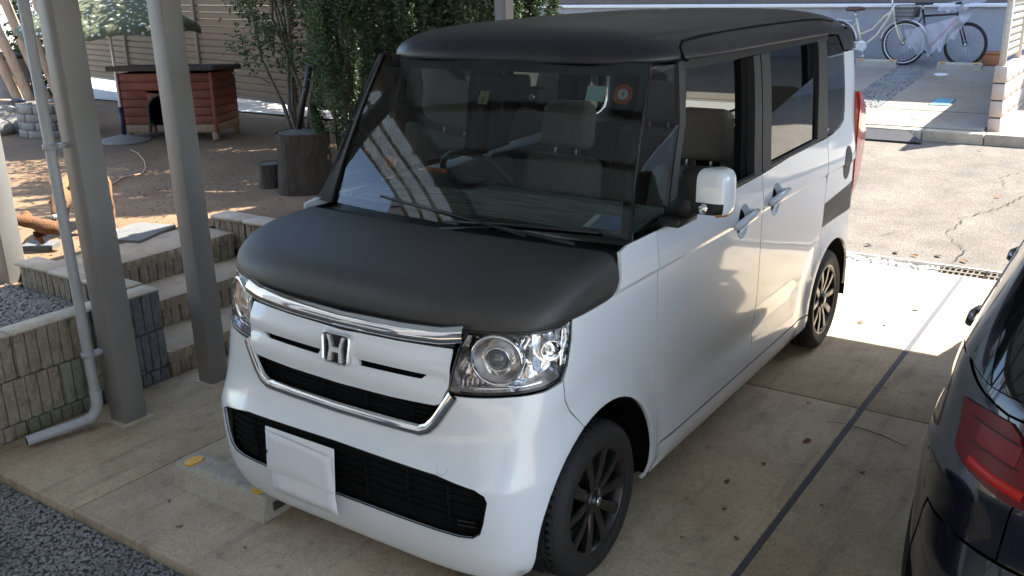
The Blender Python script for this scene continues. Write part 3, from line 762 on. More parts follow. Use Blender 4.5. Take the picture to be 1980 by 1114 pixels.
# ================================================================== WHITE KEI CAR
car = thing('kei_car', 'white boxy minicar with matte black bonnet and roof, parked under the carport', 'car', (0, 0, 0))
_b = lambda y, z: 0
def nb_bump(y, z):
    v = 0
    for cy, r0 in ((0, .37), (2.52, .345)):
        r = math.hypot(y-cy, z-.275)
        if z > .2: v += .011*math.exp(-((r-r0-.005)/.045)**2) - .006*math.exp(-((r-r0-.11)/.05)**2)
    k = max(0, min(1, (y-.42)/.25))*max(0, min(1, (2.15-y)/.25))
    v -= k*.013*math.exp(-((z-.46)/.075)**2)
    if z > 1.14 and y < 1.25: v -= .052*((1.25-y)/.75)**2*min(1, (z-1.14)/.56)
    return v
NB = Skin(.7375, 0., -.525, 2.62, 3.04, lambda z: 5.6 if z < .5 else 4.0 if z > .82 else 5.6-1.6*(z-.5)/.32, 5.0,
          herm([.10, .14, .20, .27, .36, .55, .80, .990, 1.004, 1.016, 1.03, 1.16, 1.22, 1.45, 1.66, 1.74], [.11, .075, .035, .014, .011, .008, .005, .006, .0065, -.001, -.0005, .015, .022, .038, .062, .085]),
          herm([.10, .14, .20, .30, .42, .50, .58, .66, .80, .90, .98, 1.05, 1.12], [.12, .08, .04, .012, .0, .0, .03, .05, .062, .085, .115, .16, .23]),
          herm([.14, .20, .35, .60, .75, 1.1, 1.45, 1.66, 1.74], [.08, .03, .0, .0, .03, .035, .06, .10, .13]), nb_bump)
fx, fy = NB.fx, NB.fy
CR = (.985, .993, 1.0, 1.005, 1.010, 1.016, 1.023, 1.032)
def half(pts): """pts on the right half from the centre outwards -> symmetric path"""; p = [(-s, z) for s, z in pts[::-1]]; return (p[:-1] if abs(pts[0][0]) < 1e-6 else p)+list(pts)
def YZ(l): return [fy(y, z) for y, z in l]
ARF = [p for p in arc(0, .275, .372, -12, 192, 30)]          # front wheel arch (y, z)
ARR = [p for p in arc(2.52, .275, .350, -12, 192, 30)]
def archpart(A, y0, y1): return [p for p in A if y0 <= p[0] <= y1 and p[1] > .2]
# --- inner shell so that panel gaps read dark
for sg in (1, -1):
    P_ = [fy(.18, .19), fy(2.90, .19), fy(2.90, 1.12), fy(.18, 1.12)]
    hl = [YZ(arc(0, .275, .39, 0, 360, 24)[:-1]), YZ(arc(2.52, .275, .37, 0, 360, 24)[:-1])]
    P_[0] = fy(.40, .19); P_[3] = fy(.16, 1.12)
    P_ = [fy(.41, .19), fy(2.16, .19), fy(2.16, .66), fy(2.90, .66), fy(2.90, 1.12), fy(.16, 1.12), fy(.16, .70), fy(.41, .60)]
    panel(NB, 'inner_body', P_ if sg > 0 else mirror_poly(P_), M['inner'], car, off=-.018, thick=0, gap=0, step=.06)
panel(NB, 'front_bulkhead', half([fx(.55, .2), fy(-.30, .2), fy(-.30, .98), fx(.5, .99)])[0:8], M['inner'], car, off=-.10, thick=0, gap=0, step=.06)
MB().box((-.66, -.36, .19), (.66, 2.80, .24)).box((-.60, .43, .24), (.60, 2.15, .30)).build('underbody', M['inner'], car)
# --- front bumper
BR = [fx(.0, .165), fx(.45, .165), fx(.64, .168), fy(-.360, .190)]
gapline = [fy(-.137, .622), fy(-.20, .70), fy(-.227, .748), fy(-.233, .815)]
af = YZ(sorted(archpart(ARF, -.40, -.14), key=lambda p: p[1]))
lampb = [fy(-.243, .812), fy(-.303, .800), fx(.624, .797), fx(.455, .783)]
uout = [fx(.468, .778), fx(.408, .685), fx(.388, .655), fx(.355, .638), fx(.2, .634), fx(0, .630)]
right = BR+af+gapline+lampb+uout
poly = right+[(-s, z) for s, z in right[::-1]][1:-1]
intk = [fx(0, .538), fx(.43, .534), fx(.565, .516), fx(.596, .500), fx(.604, .478), fx(.590, .400), fx(.578, .362), fx(.550, .340), fx(.5, .334), fx(.0, .331)]
inth = intk+[(-s, z) for s, z in intk[::-1]][1:-1]
bumper = panel(NB, 'front_bumper', poly, M['paint'], car, [inth], step=.03)
# lower intake: backing, bars, mesh
panel(NB, 'lower_grille', [(s*1.02, z) for s, z in inset(resample(inth, .05), -.012)], M['inner'], car, off=-.035, thick=0, gap=0, step=.05)
for z, w in ((.385, .006), (.412, .005), (.440, .006), (.468, .005), (.495, .006)):
    strip(NB, 'grille_bar', half([fx(.0, z), fx(.3, z), fx(.565, z)]), w, .012, M['inner'], car, off=-.032, n=4, step=.05)
for x in (-.42, -.24, -.06, .12, .30, .46): strip(NB, 'grille_bar', [fx(x, .35), fx(x, .51)], .006, .014, M['inner'], car, off=-.032, n=4)
strip(NB, 'intake_lip', inth, .008, .003, M['blacktrim'], car, off=-.006, closed=True, n=4)
for z in (.372, .388): strip(NB, 'vent_slot', [fx(.50, z), fx(.56, z+.003)], .008, .010, M['blackgloss'], car, off=-.022, n=4)
# upper grille
chb = [fx(0, .727), fx(.23, .733), fx(.40, .742)]
gp_r = [fx(0, .727), fx(.23, .732), fx(.400, .741), fx(.424, .752), fx(.444, .81), fx(.444, .915), fx(.440, .926), fx(.25, .918), fx(0, .910)]
gpoly = gp_r+[(-s, z) for s, z in gp_r[::-1]][1:-1]
slots = [rounded([fx(.094, .810), fx(.345, .817), fx(.366, .834), fx(.084, .828)], .004, 3)]
slots.append(mirror_poly(slots[0]))
def gpo(s, z):
    v = .010*math.exp(-((z-.868)/.035)**2)+.006*math.exp(-((z-.775)/.03)**2)-.004*math.exp(-((z-.826)/.012)**2)+.004
    e = math.hypot(s/1.0, z-.848)
    if e < .09: v += .010*(1-e/.09)**.7*.6
    return v
panel(NB, 'grille_panel', gpoly, M['paint'], car, slots, step=.022, offn=gpo)
panel(NB, 'upper_grille_mesh', half([fx(.0, .62), fx(.36, .625), fx(.41, .69), fx(.44, .77), fx(.44, .92), fx(0, .92)])[0:12], M['inner'], car, off=-.03, thick=0, gap=0, step=.05)
for z in (.652, .668, .684, .700, .716): strip(NB, 'grille_bar', half([fx(0, z-.004), fx(.25, z), fx(.37+.3*(z-.65), z+.004)]), .005, .010, M['inner'], car, off=-.026, n=4, step=.05)
for x in (-.30, -.1, .1, .30): strip(NB, 'grille_bar', [fx(x, .645), fx(x, .725)], .006, .012, M['inner'], car, off=-.026, n=4)
strip(NB, 'chrome_surround', [(-s, z) for s, z in [fx(.461, .785), fx(.40, .690), fx(.375, .663), fx(.345, .650), fx(.2, .646)]]+[fx(0, .643)]+[fx(.2, .646), fx(.345, .650), fx(.375, .663), fx(.40, .690), fx(.461, .785)], .042, .015, M['chrome'], car, off=.0, n=8)
strip(NB, 'chrome_bar', half([fx(.0, .940), fx(.25, .946), fx(.40, .955), fx(.474, .968)]), .050, .016, M['chrome'], car, off=.010, n=10)
strip(NB, 'chrome_dark_reflection', half([fx(.0, .914), fx(.25, .921), fx(.40, .930), fx(.450, .936)]), .014, .006, M['blackgloss'], car, off=.004, n=6)  # black strip stands in for the dark reflection low on the chrome
# emblem: chrome ring with the letter H on black
em = bpy.data.objects.new('emblem', None); COL.objects.link(em); em.parent = car
em.location = NB.P(0, .848, .016); em.rotation_euler = (R(90-9), 0, 0)
ring = rounded([(-.056, -.055), (.056, -.055), (.064, .052), (-.064, .052)], .022, 6)
rin = inset(ring, .006)
b = MB(); n = len(ring)
for (pa, za, pb, zb) in ((ring, -.004, ring, .006), (ring, .006, inset(ring, .003), .011), (inset(ring, .003), .011, rin, .006), (rin, .006, rin, -.002)):
    b.add([(x, y, za) for x, y in (pa if area2(pa) > 0 else pa[::-1])]+[(x, y, zb) for x, y in pb], [(i, (i+1) % n, n+(i+1) % n, n+i) for i in range(n)], 0, True)
b.build('emblem_ring', M['satin'], em)
MB().prism(rin, -.003, .002).build('emblem_back', M['blackgloss'], em)
hb = MB()
def poly3(b, p, z0=.002, z1=.009): b.prism(p, z0, z1)
for sg in (1, -1):
    p = [(sg*.018, -.044), (sg*.034, -.044), (sg*.027, -.004), (sg*.030, .020), (sg*.043, .042), (sg*.027, .042), (sg*.019, .018), (sg*.014, -.002)]
    poly3(hb, p if sg > 0 else p[::-1])
poly3(hb, [(-.020, -.012), (.020, -.012), (.019, .004), (-.019, .004)], .002, .0085)
hb.build('emblem_letter', M['satin'], em)
# tow cap circle, number plate and paper
tc = NB.fx(.444, .556); strip(NB, 'tow_cover', [(tc[0]+.019*math.cos(2*math.pi*k/20), tc[1]+.019*math.sin(2*math.pi*k/20)) for k in range(20)], .0014, .0004, M['pipe'], car, closed=True, n=3)
pq = lambda x, z: (x, -.545-.06*(z-.43), z)
b = MB().rbox((-.313, -.006, -.0825), (.017, .000, .0825), .0025, 2, mtx=Matrix.Translation((0, -.540, .437)) @ Matrix.Rotation(R(-4), 4, 'X'))
b.build('number_plate', M['plate'], car)
MB().box((-.20, -.535, .40), (-.08, -.50, .48)).build('plate_bracket', M['blacktrim'], car)
pv = []; pf = []
for j in range(9):
    for i in range(9):
        u, w = i/8, j/8; x = -.298+.312*u+.004*w; z = .512-.235*w - .012*u*(1-w) - .006*u
        y = -.5535+.0025*math.sin(3*u+2*w)+.010*w*w*(.3+u)
        pv.append((x, y, z))
for j in range(8):
    for i in range(8): a = j*9+i; pf.append((a, a+9, a+10, a+1))
po = MB().add(pv, pf, 0, True).build('paper_sheet', M['paper']); tag(po, 'blank white paper taped over the number plate of the white car', 'paper')
sm = po.modifiers.new('t', 'SOLIDIFY'); sm.thickness = .0015
MB().tube([(-.3055, -.5475, .432), (-.309, -.5475, .426), (-.3055, -.5475, .420)], .0022, 6).build('plate_character', M['blacktrim'], car)

# --- headlamps
lampp = [fx(.478, .979), fx(.617, .984), fy(-.250, .984), fy(-.185, 1.000), fy(-.193, .933), fy(-.213, .858), fy(-.238, .823), fy(-.303, .809), fx(.624, .804), fx(.44, .790), fx(.447, .852), fx(.466, .947)]
def lamp(sg):
    L = bpy.data.objects.new('headlamp', None); COL.objects.link(L); L.parent = car
    PP = lampp if sg > 0 else mirror_poly(lampp)
    panel(NB, 'lens', PP, M['lens'], L, off=.0, gap=.004, thick=0, step=.04)
    strip(NB, 'lens_seal', inset(resample(PP, .03), .001), .008, .002, M['blackgloss'], L, off=-.003, closed=True, n=4)
    in_ = inset(resample(PP, .04), .006)
    back = inset(in_, .018)
    n = len(in_); b = MB()
    outv = [NB.P(s, z, -.006) for s, z in in_]; midv = [NB.P(s, z, -.055) for s, z in back]
    b.add(outv+midv, [(i, n+i, n+(i+1) % n, (i+1) % n) for i in range(n)], 0, False)
    b.build('reflector_side', M['silver'], L)
    panel(NB, 'reflector_back', back, M['silver'], L, thick=0, gap=0, step=.03, offn=lambda s, z: -.055+.006*math.sin(s*150)*math.sin(z*60))
    # bowl + projector
    c = NB.P(*(NB.fx(.578*sg, .905)), -.035); ax = Vector((sg*.36, -.93, -.02)).normalized()
    mt = frame_to(c, ax)
    MB().lathe([(.083, -.02), (.083, .018), (.080, .024), (.074, .022), (.070, .012)], 40, mtx=mt).build('lamp_ring', M['chrome'], L)
    MB().lathe([(.071, .014), (.060, -.006), (.052, -.022), (.046, -.028), (.040, -.030)], 40, mtx=mt).build('lamp_bowl', M['alumetal'], L)
    MB().lathe([(.042, -.035), (.042, .004), (.039, .010), (.034, .010), (.033, .0)], 36, mtx=mt).build('projector_ring', M['chrome'], L)
    MB().lathe([(.033, .0), (.031, .009), (.026, .016), (.018, .0205), (.009, .023), (.0005, .0235)], 30, mtx=mt).build('projector_lens', M['bulb'], L)
    c2 = NB.P(*(NB.fy(-.255, .915) if sg > 0 else (-NB.fy(-.255, .915)[0], .915)), -.03); m2 = frame_to(c2, Vector((sg*.75, -.66, 0)))
    MB().lathe([(.030, .0), (.034, .012), (.031, .014), (.018, -.008), (.010, -.010), (.0105, .004), (.0005, .010)], 24, mtx=m2).build('turn_signal', M['chrome'], L)
    for k in range(9):
        s0 = NB.fx((.47+.017*k)*sg, .822); strip(NB, 'lamp_flute', [(s0[0], .806), (s0[0], .836-.0015*abs(k-4))], .010, .008, M['silver'], L, off=-.045, n=4)
    q = [fy(-.222, .85), fy(-.207, .97)]
    q = q if sg > 0 else [(-s, z) for s, z in q]
    strip(NB, 'light_guide', q, .018, .012, M['chrome'], L, off=-.03, n=5)
    q = [fy(-.30, .823), fy(-.37, .818), fx(.5, .812)]; q = q if sg > 0 else [(-s, z) for s, z in q]
    strip(NB, 'light_guide', q, .012, .010, M['chrome'], L, off=-.03, n=5)
    return L
lamp(1); lamp(-1)
# --- side panels
hoodside = YZ([(-.185, 1.000), (-.07, 1.001), (.015, 1.002), (.055, 1.008), (.082, 1.022), (.100, 1.048), (.108, 1.085), (.111, 1.115), (.110, 1.140)])
fender = hoodside+YZ([(.17, 1.152), (.377, 1.152), (.383, .96), (.389, .76), (.402, .30), (.405, .19)])+YZ(sorted(archpart(ARF, .30, .40), key=lambda p: p[1]))
top = YZ([p for p in ARF if p[1] > .28 and -.138 < p[0] < .37])
fender = hoodside+YZ([(.17, 1.152), (.377, 1.152), (.383, .96), (.389, .76), (.402, .30), (.405, .19), (.352, .19)])+top+[fy(-.14, .622), fy(-.20, .70), fy(-.227, .748), fy(-.233, .815), fy(-.213, .858), fy(-.193, .933)]
rarch_f = YZ([p for p in arc(2.52, .275, .350, 176, 126, 10)])
doorf = YZ([(.377, 1.150), (.70, 1.157), (1.05, 1.163), (1.40, 1.172), (1.403, .80), (1.400, .30), (.405, .30), (.389, .76), (.383, .96)])
doors = YZ([(1.40, 1.172), (1.75, 1.190), (2.325, 1.198), (2.318, .9), (2.312, .560)])+rarch_f[::-1]+YZ([(2.165, .30), (1.400, .30), (1.403, .80)])
sill = YZ([(.405, .297), (2.172, .297), (2.168, .25), (2.20, .19), (.405, .16)])
rearq = YZ([(2.325, 1.200), (2.42, 1.205), (2.535, 1.222), (2.600, 1.248), (2.615, 1.29), (2.610, 1.42), (2.600, 1.60)])+[fy(2.885, 1.60), fy(2.945, 1.36), fy(2.95, .80), fy(2.955, .735)]+YZ([(2.314, .735)])
rarch_t = YZ([p for p in ARR if p[1] > .28 and p[0] > 2.315])      # from rear-low to front
rarch_t = rarch_t if rarch_t[0][0] > rarch_t[-1][0] else rarch_t[::-1]
rq_low = YZ([(2.312, .735)])+[fy(2.312, .565)]+rarch_t[::-1]
rbump = [fy(2.312, .733), fy(2.95, .733), (NB.s2, .733), (NB.s2, .20), fy(2.93, .20)]+rarch_t+[fy(2.312, .56)]
def handle_hole(y, z, r): return YZ([(y+r*math.cos(2*math.pi*k/24), z+r*math.sin(2*math.pi*k/24)*1.12) for k in range(24)])
def sides(sg):
    mp = (lambda p: p) if sg > 0 else mirror_poly
    H1 = handle_hole(1.175, 1.012, .066); H2 = handle_hole(1.565, 1.030, .066)
    panel(NB, 'fender', mp(fender), M['paint'], car, step=.035, rows=CR)
    d1 = panel(NB, 'front_door', mp(doorf), M['paint'], car, [mp(H1)], rows=CR); d2 = panel(NB, 'sliding_door', mp(doors), M['paint'], car, [mp(H2)], rows=CR)
    panel(NB, 'sill', mp(sill), M['paint'], car)
    panel(NB, 'rear_quarter', mp(rearq), M['paint'], car, rows=CR)
    panel(NB, 'rear_bumper', mp(rbump), M['paint'], car, gap=.001)
    for dd, H, (hy, hz) in ((d1, H1, (1.175, 1.012)), (d2, H2, (1.565, 1.030))):
        cs = sum(q[0] for q in H)/len(H); rr = .066
        # concave recess
        panel(NB, 'handle_recess', mp(H), M['paint'], dd, thick=0, gap=0, step=.012, offn=lambda s, z: -.030*max(0, 1-(((abs(s)-cs)/rr)**2+((z-hz)/(rr*1.12))**2))**.7)
        pts = [(-.105, -.004), (-.095, .0), (-.03, .006), (.05, .010), (.105, .012), (.118, .010)]
        b = MB(); c0 = [NB.P(*fy(hy+dy, hz+dz+.004), o) for (dy, dz), o in zip(pts, (.002, .012, .020, .022, .018, .004))]
        if sg < 0: c0 = [Vector((-q.x, q.y, q.z)) for q in c0]
        b.tube(c0, [.010, .015, .0155, .0155, .014, .010], 10)
        b.v = [(x, y, hz+(z-hz)*1.25) for x, y, z in b.v]
        b.build('door_handle', M['paint'], dd)
    # black wrap blocks: fuel lid oval and rear band
    fl = [fy(2.675+.065*math.cos(2*math.pi*k/28), 1.015+.09*math.sin(2*math.pi*k/28)) for k in range(28)]
    if sg > 0: panel(NB, 'fuel_lid', fl, M['pillarfilm'], car, off=.0025, thick=.002, gap=0, rows=CR)
    band = [fy(2.314, .737), fy(2.952, .737), fy(2.952, .900), fy(2.32, .858)]
    panel(NB, 'black_band', mp(band), M['pillarfilm'], car, off=.0015, thick=.001, gap=0)
    strip(NB, 'sill_trim', [(sg*s, z) for s, z in YZ([(.47, .302), (2.15, .302)])], .006, .003, M['blacktrim'], car, n=3, off=-.002)
    # wheel housings
    for cy, r in ((0, .372), (2.52, .352)):
        b = MB().lathe([(r+.004, -.30), (r+.004, .0), (r-.004, .004)], 40, ang=R(200), mtx=Matrix.Translation((sg*.722, cy, .275)) @ Matrix.Rotation(R(90)*sg, 4, 'Y') @ Matrix.Rotation(R(80) if sg > 0 else R(-100), 4, 'Z'))
        b.lathe([(r+.004, -.30), (.05, -.30)], 40, ang=2*math.pi, mtx=Matrix.Translation((sg*.722, cy, .275)) @ Matrix.Rotation(R(90)*sg, 4, 'Y'))
        b.build('wheel_housing', M['inner'], car)
    # glasshouse: pillars, seals, glass
    sg_poly = lambda l: mp(YZ(l))
    panel(NB, 'quarter_glass', sg_poly([(.198, 1.165), (.475, 1.160), (.640, 1.48), (.700, 1.690), (.500, 1.695)]), M['sideglass'], car, thick=0, gap=.006)
    panel(NB, 'door_pillar', sg_poly([(.475, 1.160), (.530, 1.162), (.690, 1.48), (.735, 1.695), (.686, 1.697), (.638, 1.48)]), M['pillarfilm'], car, off=.001, thick=.02)
    panel(NB, 'roof_rail_trim', sg_poly([(.70, 1.660), (1.40, 1.668), (2.36, 1.672), (2.36, 1.699), (.70, 1.699)]), M['blacktrim'], car, off=.001, thick=.02)
    panel(NB, 'centre_pillar', sg_poly([(1.305, 1.170), (1.398, 1.173), (1.415, 1.672), (1.335, 1.668)]), M['pillarfilm'], car, off=.002, thick=.05)
    panel(NB, 'centre_pillar', sg_poly([(1.404, 1.173), (1.515, 1.180), (1.530, 1.673), (1.421, 1.672)]), M['pillarfilm'], car, off=.002, thick=.05)
    panel(NB, 'rear_pillar', sg_poly([(2.155, 1.196), (2.322, 1.200), (2.318, 1.690), (2.185, 1.680)]), M['pillarfilm'], car, off=.002, thick=.05)
    for pts in ([(.53, 1.170), (1.31, 1.180)], [(1.51, 1.192), (2.16, 1.205)]):
        q = YZ(pts); strip(NB, 'belt_moulding', [(sg*s, z) for s, z in q], .022, .006, M['blacktrim'], car, n=4, off=-.002)
    # inner window channels (depth of the door frame)
    panel(NB, 'window_channel', sg_poly([(1.235, 1.17), (1.305, 1.17), (1.335, 1.668), (1.275, 1.66)]), M['inner'], car, off=-.03, thick=.03, gap=0)
    panel(NB, 'window_channel', sg_poly([(2.085, 1.19), (2.155, 1.19), (2.185, 1.675), (2.12, 1.67)]), M['inner'], car, off=-.03, thick=.03, gap=0)
    panel(NB, 'rear_quarter_glass', sg_poly([(2.325, 1.205), (2.42, 1.210), (2.53, 1.228), (2.590, 1.255), (2.602, 1.30), (2.598, 1.42), (2.585, 1.60), (2.50, 1.685), (2.325, 1.692)]), M['privacy'], car, thick=0, gap=.002)
    strip(NB, 'quarter_seal', [(sg*s, z) for s, z in YZ([(2.42, 1.208), (2.53, 1.225), (2.597, 1.252), (2.609, 1.30), (2.605, 1.42), (2.592, 1.60)])], .010, .003, M['blackgloss'], car, n=4)
    if sg > 0:   # near side: front window fully down, sliding window half down
        panel(NB, 'sliding_window', sg_poly([(1.52, 1.18), (2.155, 1.20), (2.150, 1.515), (1.53, 1.405)]), M['privacy'], car, off=-.012, thick=0, gap=0)
    else:
        panel(NB, 'sliding_window', sg_poly([(1.52, 1.18), (2.155, 1.20), (2.18, 1.68), (1.53, 1.67)]), M['sideglass'], car, off=-.012, thick=0, gap=0)
        panel(NB, 'front_window', sg_poly([(.53, 1.17), (1.305, 1.17), (1.335, 1.67), (.73, 1.67)]), M['sideglass'], car, off=-.012, thick=0, gap=0)
    # tail lamp
    lv = []; lf = []; NZ = 14
    ym = herm([.79, .86, 1.0, 1.12, 1.25, 1.33, 1.37], [2.90, 2.955, 3.015, 3.035, 3.0, 2.945, 2.90])
    for k in range(NZ+1):
        z = .79+.58*k/NZ; y1 = ym(z); t_ = min(1, k/1.5, (NZ-k)/1.5); e_ = .012*(1-t_)
        for (x, y) in ((.69, 2.84), (.727-e_, 2.855), (.729-e_, y1-.025), (.724-e_, y1-.008), (.710, y1), (.66, y1+.008), (.58, y1+.012), (.575, 2.88)): lv.append((sg*x, y, z))
    for k in range(NZ):
        for q in range(8): p = k*8+q; p2 = k*8+(q+1) % 8; fc = (p, p2, p2+8, p+8); lf.append(fc if sg > 0 else fc[::-1])
    lf += [tuple(range(8))[::-1] if sg > 0 else tuple(range(8)), tuple(NZ*8+q for q in range(8)) if sg > 0 else tuple(NZ*8+q for q in range(8))[::-1]]
    tlo = MB().add(lv, lf, 0, True).build('tail_lamp', M['redlens'], car, 50)
    tg = [(NB.fy(2.952, .74)[0]+.004, .737), (NB.s2, .737), (NB.s2, 1.12), (NB.fy(2.952, 1.0)[0]+.155, 1.12), (NB.fy(2.952, 1.0)[0]+.155, 1.05), (NB.fy(2.952, .80)[0]+.12, .795), (NB.fy(2.952, .80)[0], .795)]
    panel(NB, 'tailgate', mp(tg), M['paint'], car, gap=.001)
    rg = [(NB.fy(2.952, 1.0)[0]+.16, 1.125), (NB.s2, 1.125), (NB.s2, 1.62), fy(2.885, 1.62), (NB.fy(2.948, 1.37)[0], 1.37), (NB.fy(2.952, 1.0)[0]+.16, 1.365)]
    panel(NB, 'rear_glass', mp(rg), M['privacy'], car, thick=0, gap=.001)
sides(1); sides(-1)
for sg in (1, -1):
    for y in (0, 2.52): wheel('wheel', car, (sg*.648, y, .2785), sg)
    strip(NB, 'mud_flap', [(sg*s, z) for s, z in YZ([(2.175, .27), (2.175, .13)])], .03, .004, M['blacktrim'], car, n=3, off=-.02)

# --- bonnet (rings from the rolled edge inwards)
ZE = .990
yr = lambda x: .048+.064*min(1, abs(x)/.70)**2
def hood_pt(P, q, edge):
    """P: outline point, q: 1 at the edge, 0 at the middle"""
    u0 = max(0, min(1, (P.y+.40)/.34)); r0 = .76+.135*u0*u0*(3-2*u0)
    x = P.x*q*.9985; y = P.y*q if P.y < 0 else P.y/.112*yr(x)
    t = max(0, min(1, (y+.42)/.52)); ztop = 1.064+.080*(t*(2-t))-.012*(x/.7)**2
    u = max(0, min(1, (P.y+.43)/.30)); ze = .962+.040*u*u*(3-2*u)
    k = max(0, (q-r0)/(1-r0)); return Vector((x, y, ze+(ztop-ze)*max(0, 1-k**2.5)**(1/2.9)))
sN = NB.fy(.112, ZE)[0]; NT = 140; qs = []
for k in range(15): qs.append(math.sin(math.pi/2*(1-k/15*.93)))
def hood_rings():
    v = []; f = []
    QN = 30
    for i in range(-NT, NT+1):
        P = NB.raw(sN*i/NT, ZE); u0 = max(0, min(1, (P.y+.40)/.34)); r0 = .76+.135*u0*u0*(3-2*u0)
        for k in range(QN+1):
            if k <= 16: ph = k/16; q = r0+(1-r0)*(math.cos(math.pi/2*ph))**.85
            else: q = r0*(1-(k-16)/(QN-16))
            v.append(hood_pt(P, q, k == 0))
        v.append(v[-QN-1]-NB.nrm(sN*i/NT, ZE)*.012)
    W_ = QN+2
    for i in range(2*NT):
        for k in range(QN): p = i*W_+k; f.append((p, p+W_, p+W_+1, p+1))
        p = i*W_; f.append((p+QN+1, p+W_+QN+1, p+W_, p))
    return v, f
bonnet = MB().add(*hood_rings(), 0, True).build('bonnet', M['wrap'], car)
# cowl
cw = MB(); cv = []; cf = []
for i in range(25):
    x = -.70+1.40*i/24; y0 = yr(x)-.006; cv += [(x, y0, 1.112-.01*(x/.7)**2), (x, y0+.05, 1.100), (x, .165+.10*(x/.7)**2, 1.104), (x, .235+.075*(x/.7)**2, 1.13)]
for i in range(24):
    for k in range(3): a = i*4+k; cf.append((a, a+4, a+5, a+1))
cw.add(cv, cf, 0, True).build('cowl', M['blacktrim'], car)
# --- windscreen and front pillars
def ws(u, v):
    """u -1..1 across, v 0..1 up"""
    w = .690+(.612-.690)*v; yb = .232+(.522-.232)*v; z = 1.128+(1.700-1.128)*v
    bow = (1-u*u)*(.060-.012*v)
    return Vector((u*w, yb-bow-.018*math.sin(math.pi*v), z+.008*(1-u*u)*v))
def patch(fn, nu, nv, u0=-1, u1=1, v0=0, v1=1):
    v = []; f = []
    for j in range(nv+1):
        for i in range(nu+1): v.append(fn(u0+(u1-u0)*i/nu, v0+(v1-v0)*j/nv))
    for j in range(nv):
        for i in range(nu): a = j*(nu+1)+i; f.append((a, a+1, a+nu+2, a+nu+1))
    return v, f
MB().add(*patch(ws, 24, 14), 0, True).build('windscreen', M['windscreen'], car)
ins = lambda u, v: ws(u, v)+Vector((0, .004, -.002))
b = MB(); b.add(*patch(ins, 24, 2, -1, 1, .92, 1), 0, True); b.add(*patch(ins, 24, 2, -1, 1, 0, .055), 0, True); b.add(*patch(ins, 2, 12, -1, -.955), 0, True); b.add(*patch(ins, 2, 12, .955, 1), 0, True)
b.build('windscreen_band', M['blackgloss'], car)
for sg in (1, -1):
    v = []; f = []
    for j in range(15):
        t = j/14; a = ws(sg, t*1.02-.01); zz = 1.150+(1.703-1.150)*t; yb = .186+(.505-.186)*t
        e = NB.P(*fy(yb, min(zz, 1.70)), .002); e = Vector((sg*e.x, e.y, e.z))
        e2 = NB.P(*fy(yb+.03, min(zz, 1.70)), -.004); e2 = Vector((sg*e2.x, e2.y, e2.z))
        mid = (a+e)/2+Vector((sg*.012, -.014, .004))
        v += [a+Vector((0, .004, 0)), a+Vector((sg*.004, -.006, 0)), mid, e, e2]
    for j in range(14):
        for k in range(4):
            q = (j*5+k, j*5+k+1, j*5+k+6, j*5+k+5); f.append(q if sg > 0 else q[::-1])
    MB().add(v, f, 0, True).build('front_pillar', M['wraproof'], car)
# --- roof
ZR = 1.697
class RoofOutline: pass
RA, RYF, RY0, RY1, RYR = NB.A-NB.ds(ZR), .466, .92, 2.35, 2.93
def roof_rho(x, y):
    a = RA-(.052*((1.25-y)/.75)**2 if y < 1.25 else 0)
    if y < RY0: n = 5.0; return ((abs(x)/a)**n+((RY0-y)/(RY0-RYF))**n)**(1/n)
    if y > RY1: n = 4.5; return ((abs(x)/a)**n+((y-RY1)/(RYR-RY1))**n)**(1/n)
    return abs(x)/a
def roof_z(x, y, r=None):
    r = roof_rho(x, y) if r is None else r; q = max(0, min(1, (r-.48)/.52))
    t = (y-RYF)/(RYR-RYF); top = 1.806+.022*math.sin(math.pi*min(1, max(0, t*.85+.12)))-.020*(x/RA)**2
    z = ZR+(top-ZR)*max(0, 1-q**2.25)**(1/2.25)
    d = abs(abs(x)-.555); z -= .009*math.exp(-(d/.010)**2)*min(1, max(0, (y-.66)/.15))
    for xr in (-.30, -.1, .1, .30): z += .004*math.exp(-((x-xr)/.035)**2)*min(1, max(0, (y-.95)/.3))*min(1, max(0, (2.6-y)/.2))
    return z
def roof_outline(k=1, N=220):
    pts = []
    for i in range(N):
        a = 2*math.pi*i/N; a += .35*math.sin(4*a)*-.5; cx, cy = 0, (RYF+RYR)/2; dx, dy = math.cos(a), math.sin(a); lo, hi = 0, 3
        for _ in range(36):
            m = (lo+hi)/2
            if roof_rho(cx+dx*m, cy+dy*m) < k: lo = m
            else: hi = m
        pts.append((cx+dx*lo, cy+dy*lo))
    return pts
ks = [.48+.52*math.cos(math.pi/2*k/22)**.85 for k in range(23)]+[.44, .40, .36, .32, .28, .24, .20, .16, .12, .08, .04, .01]
rv = []; rf = []; NA_ = 220
first = roof_outline(.9995, NA_)
for (x, y) in first: rv.append((x*.985, y*.998+.004, ZR-.004))
for k in ks:
    for (x, y) in roof_outline(max(k, .011), NA_): rv.append((x, y, roof_z(x, y, k)))
for r_i in range(len(ks)):
    for i in range(NA_): p = r_i*NA_+i; p2 = r_i*NA_+(i+1) % NA_; rf.append((p, p2, p2+NA_, p+NA_))
rf.append(tuple(len(ks)*NA_+i for i in range(NA_)))
roof = MB().add(rv, rf, 0, True).build('roof', M['wraproof'], car)
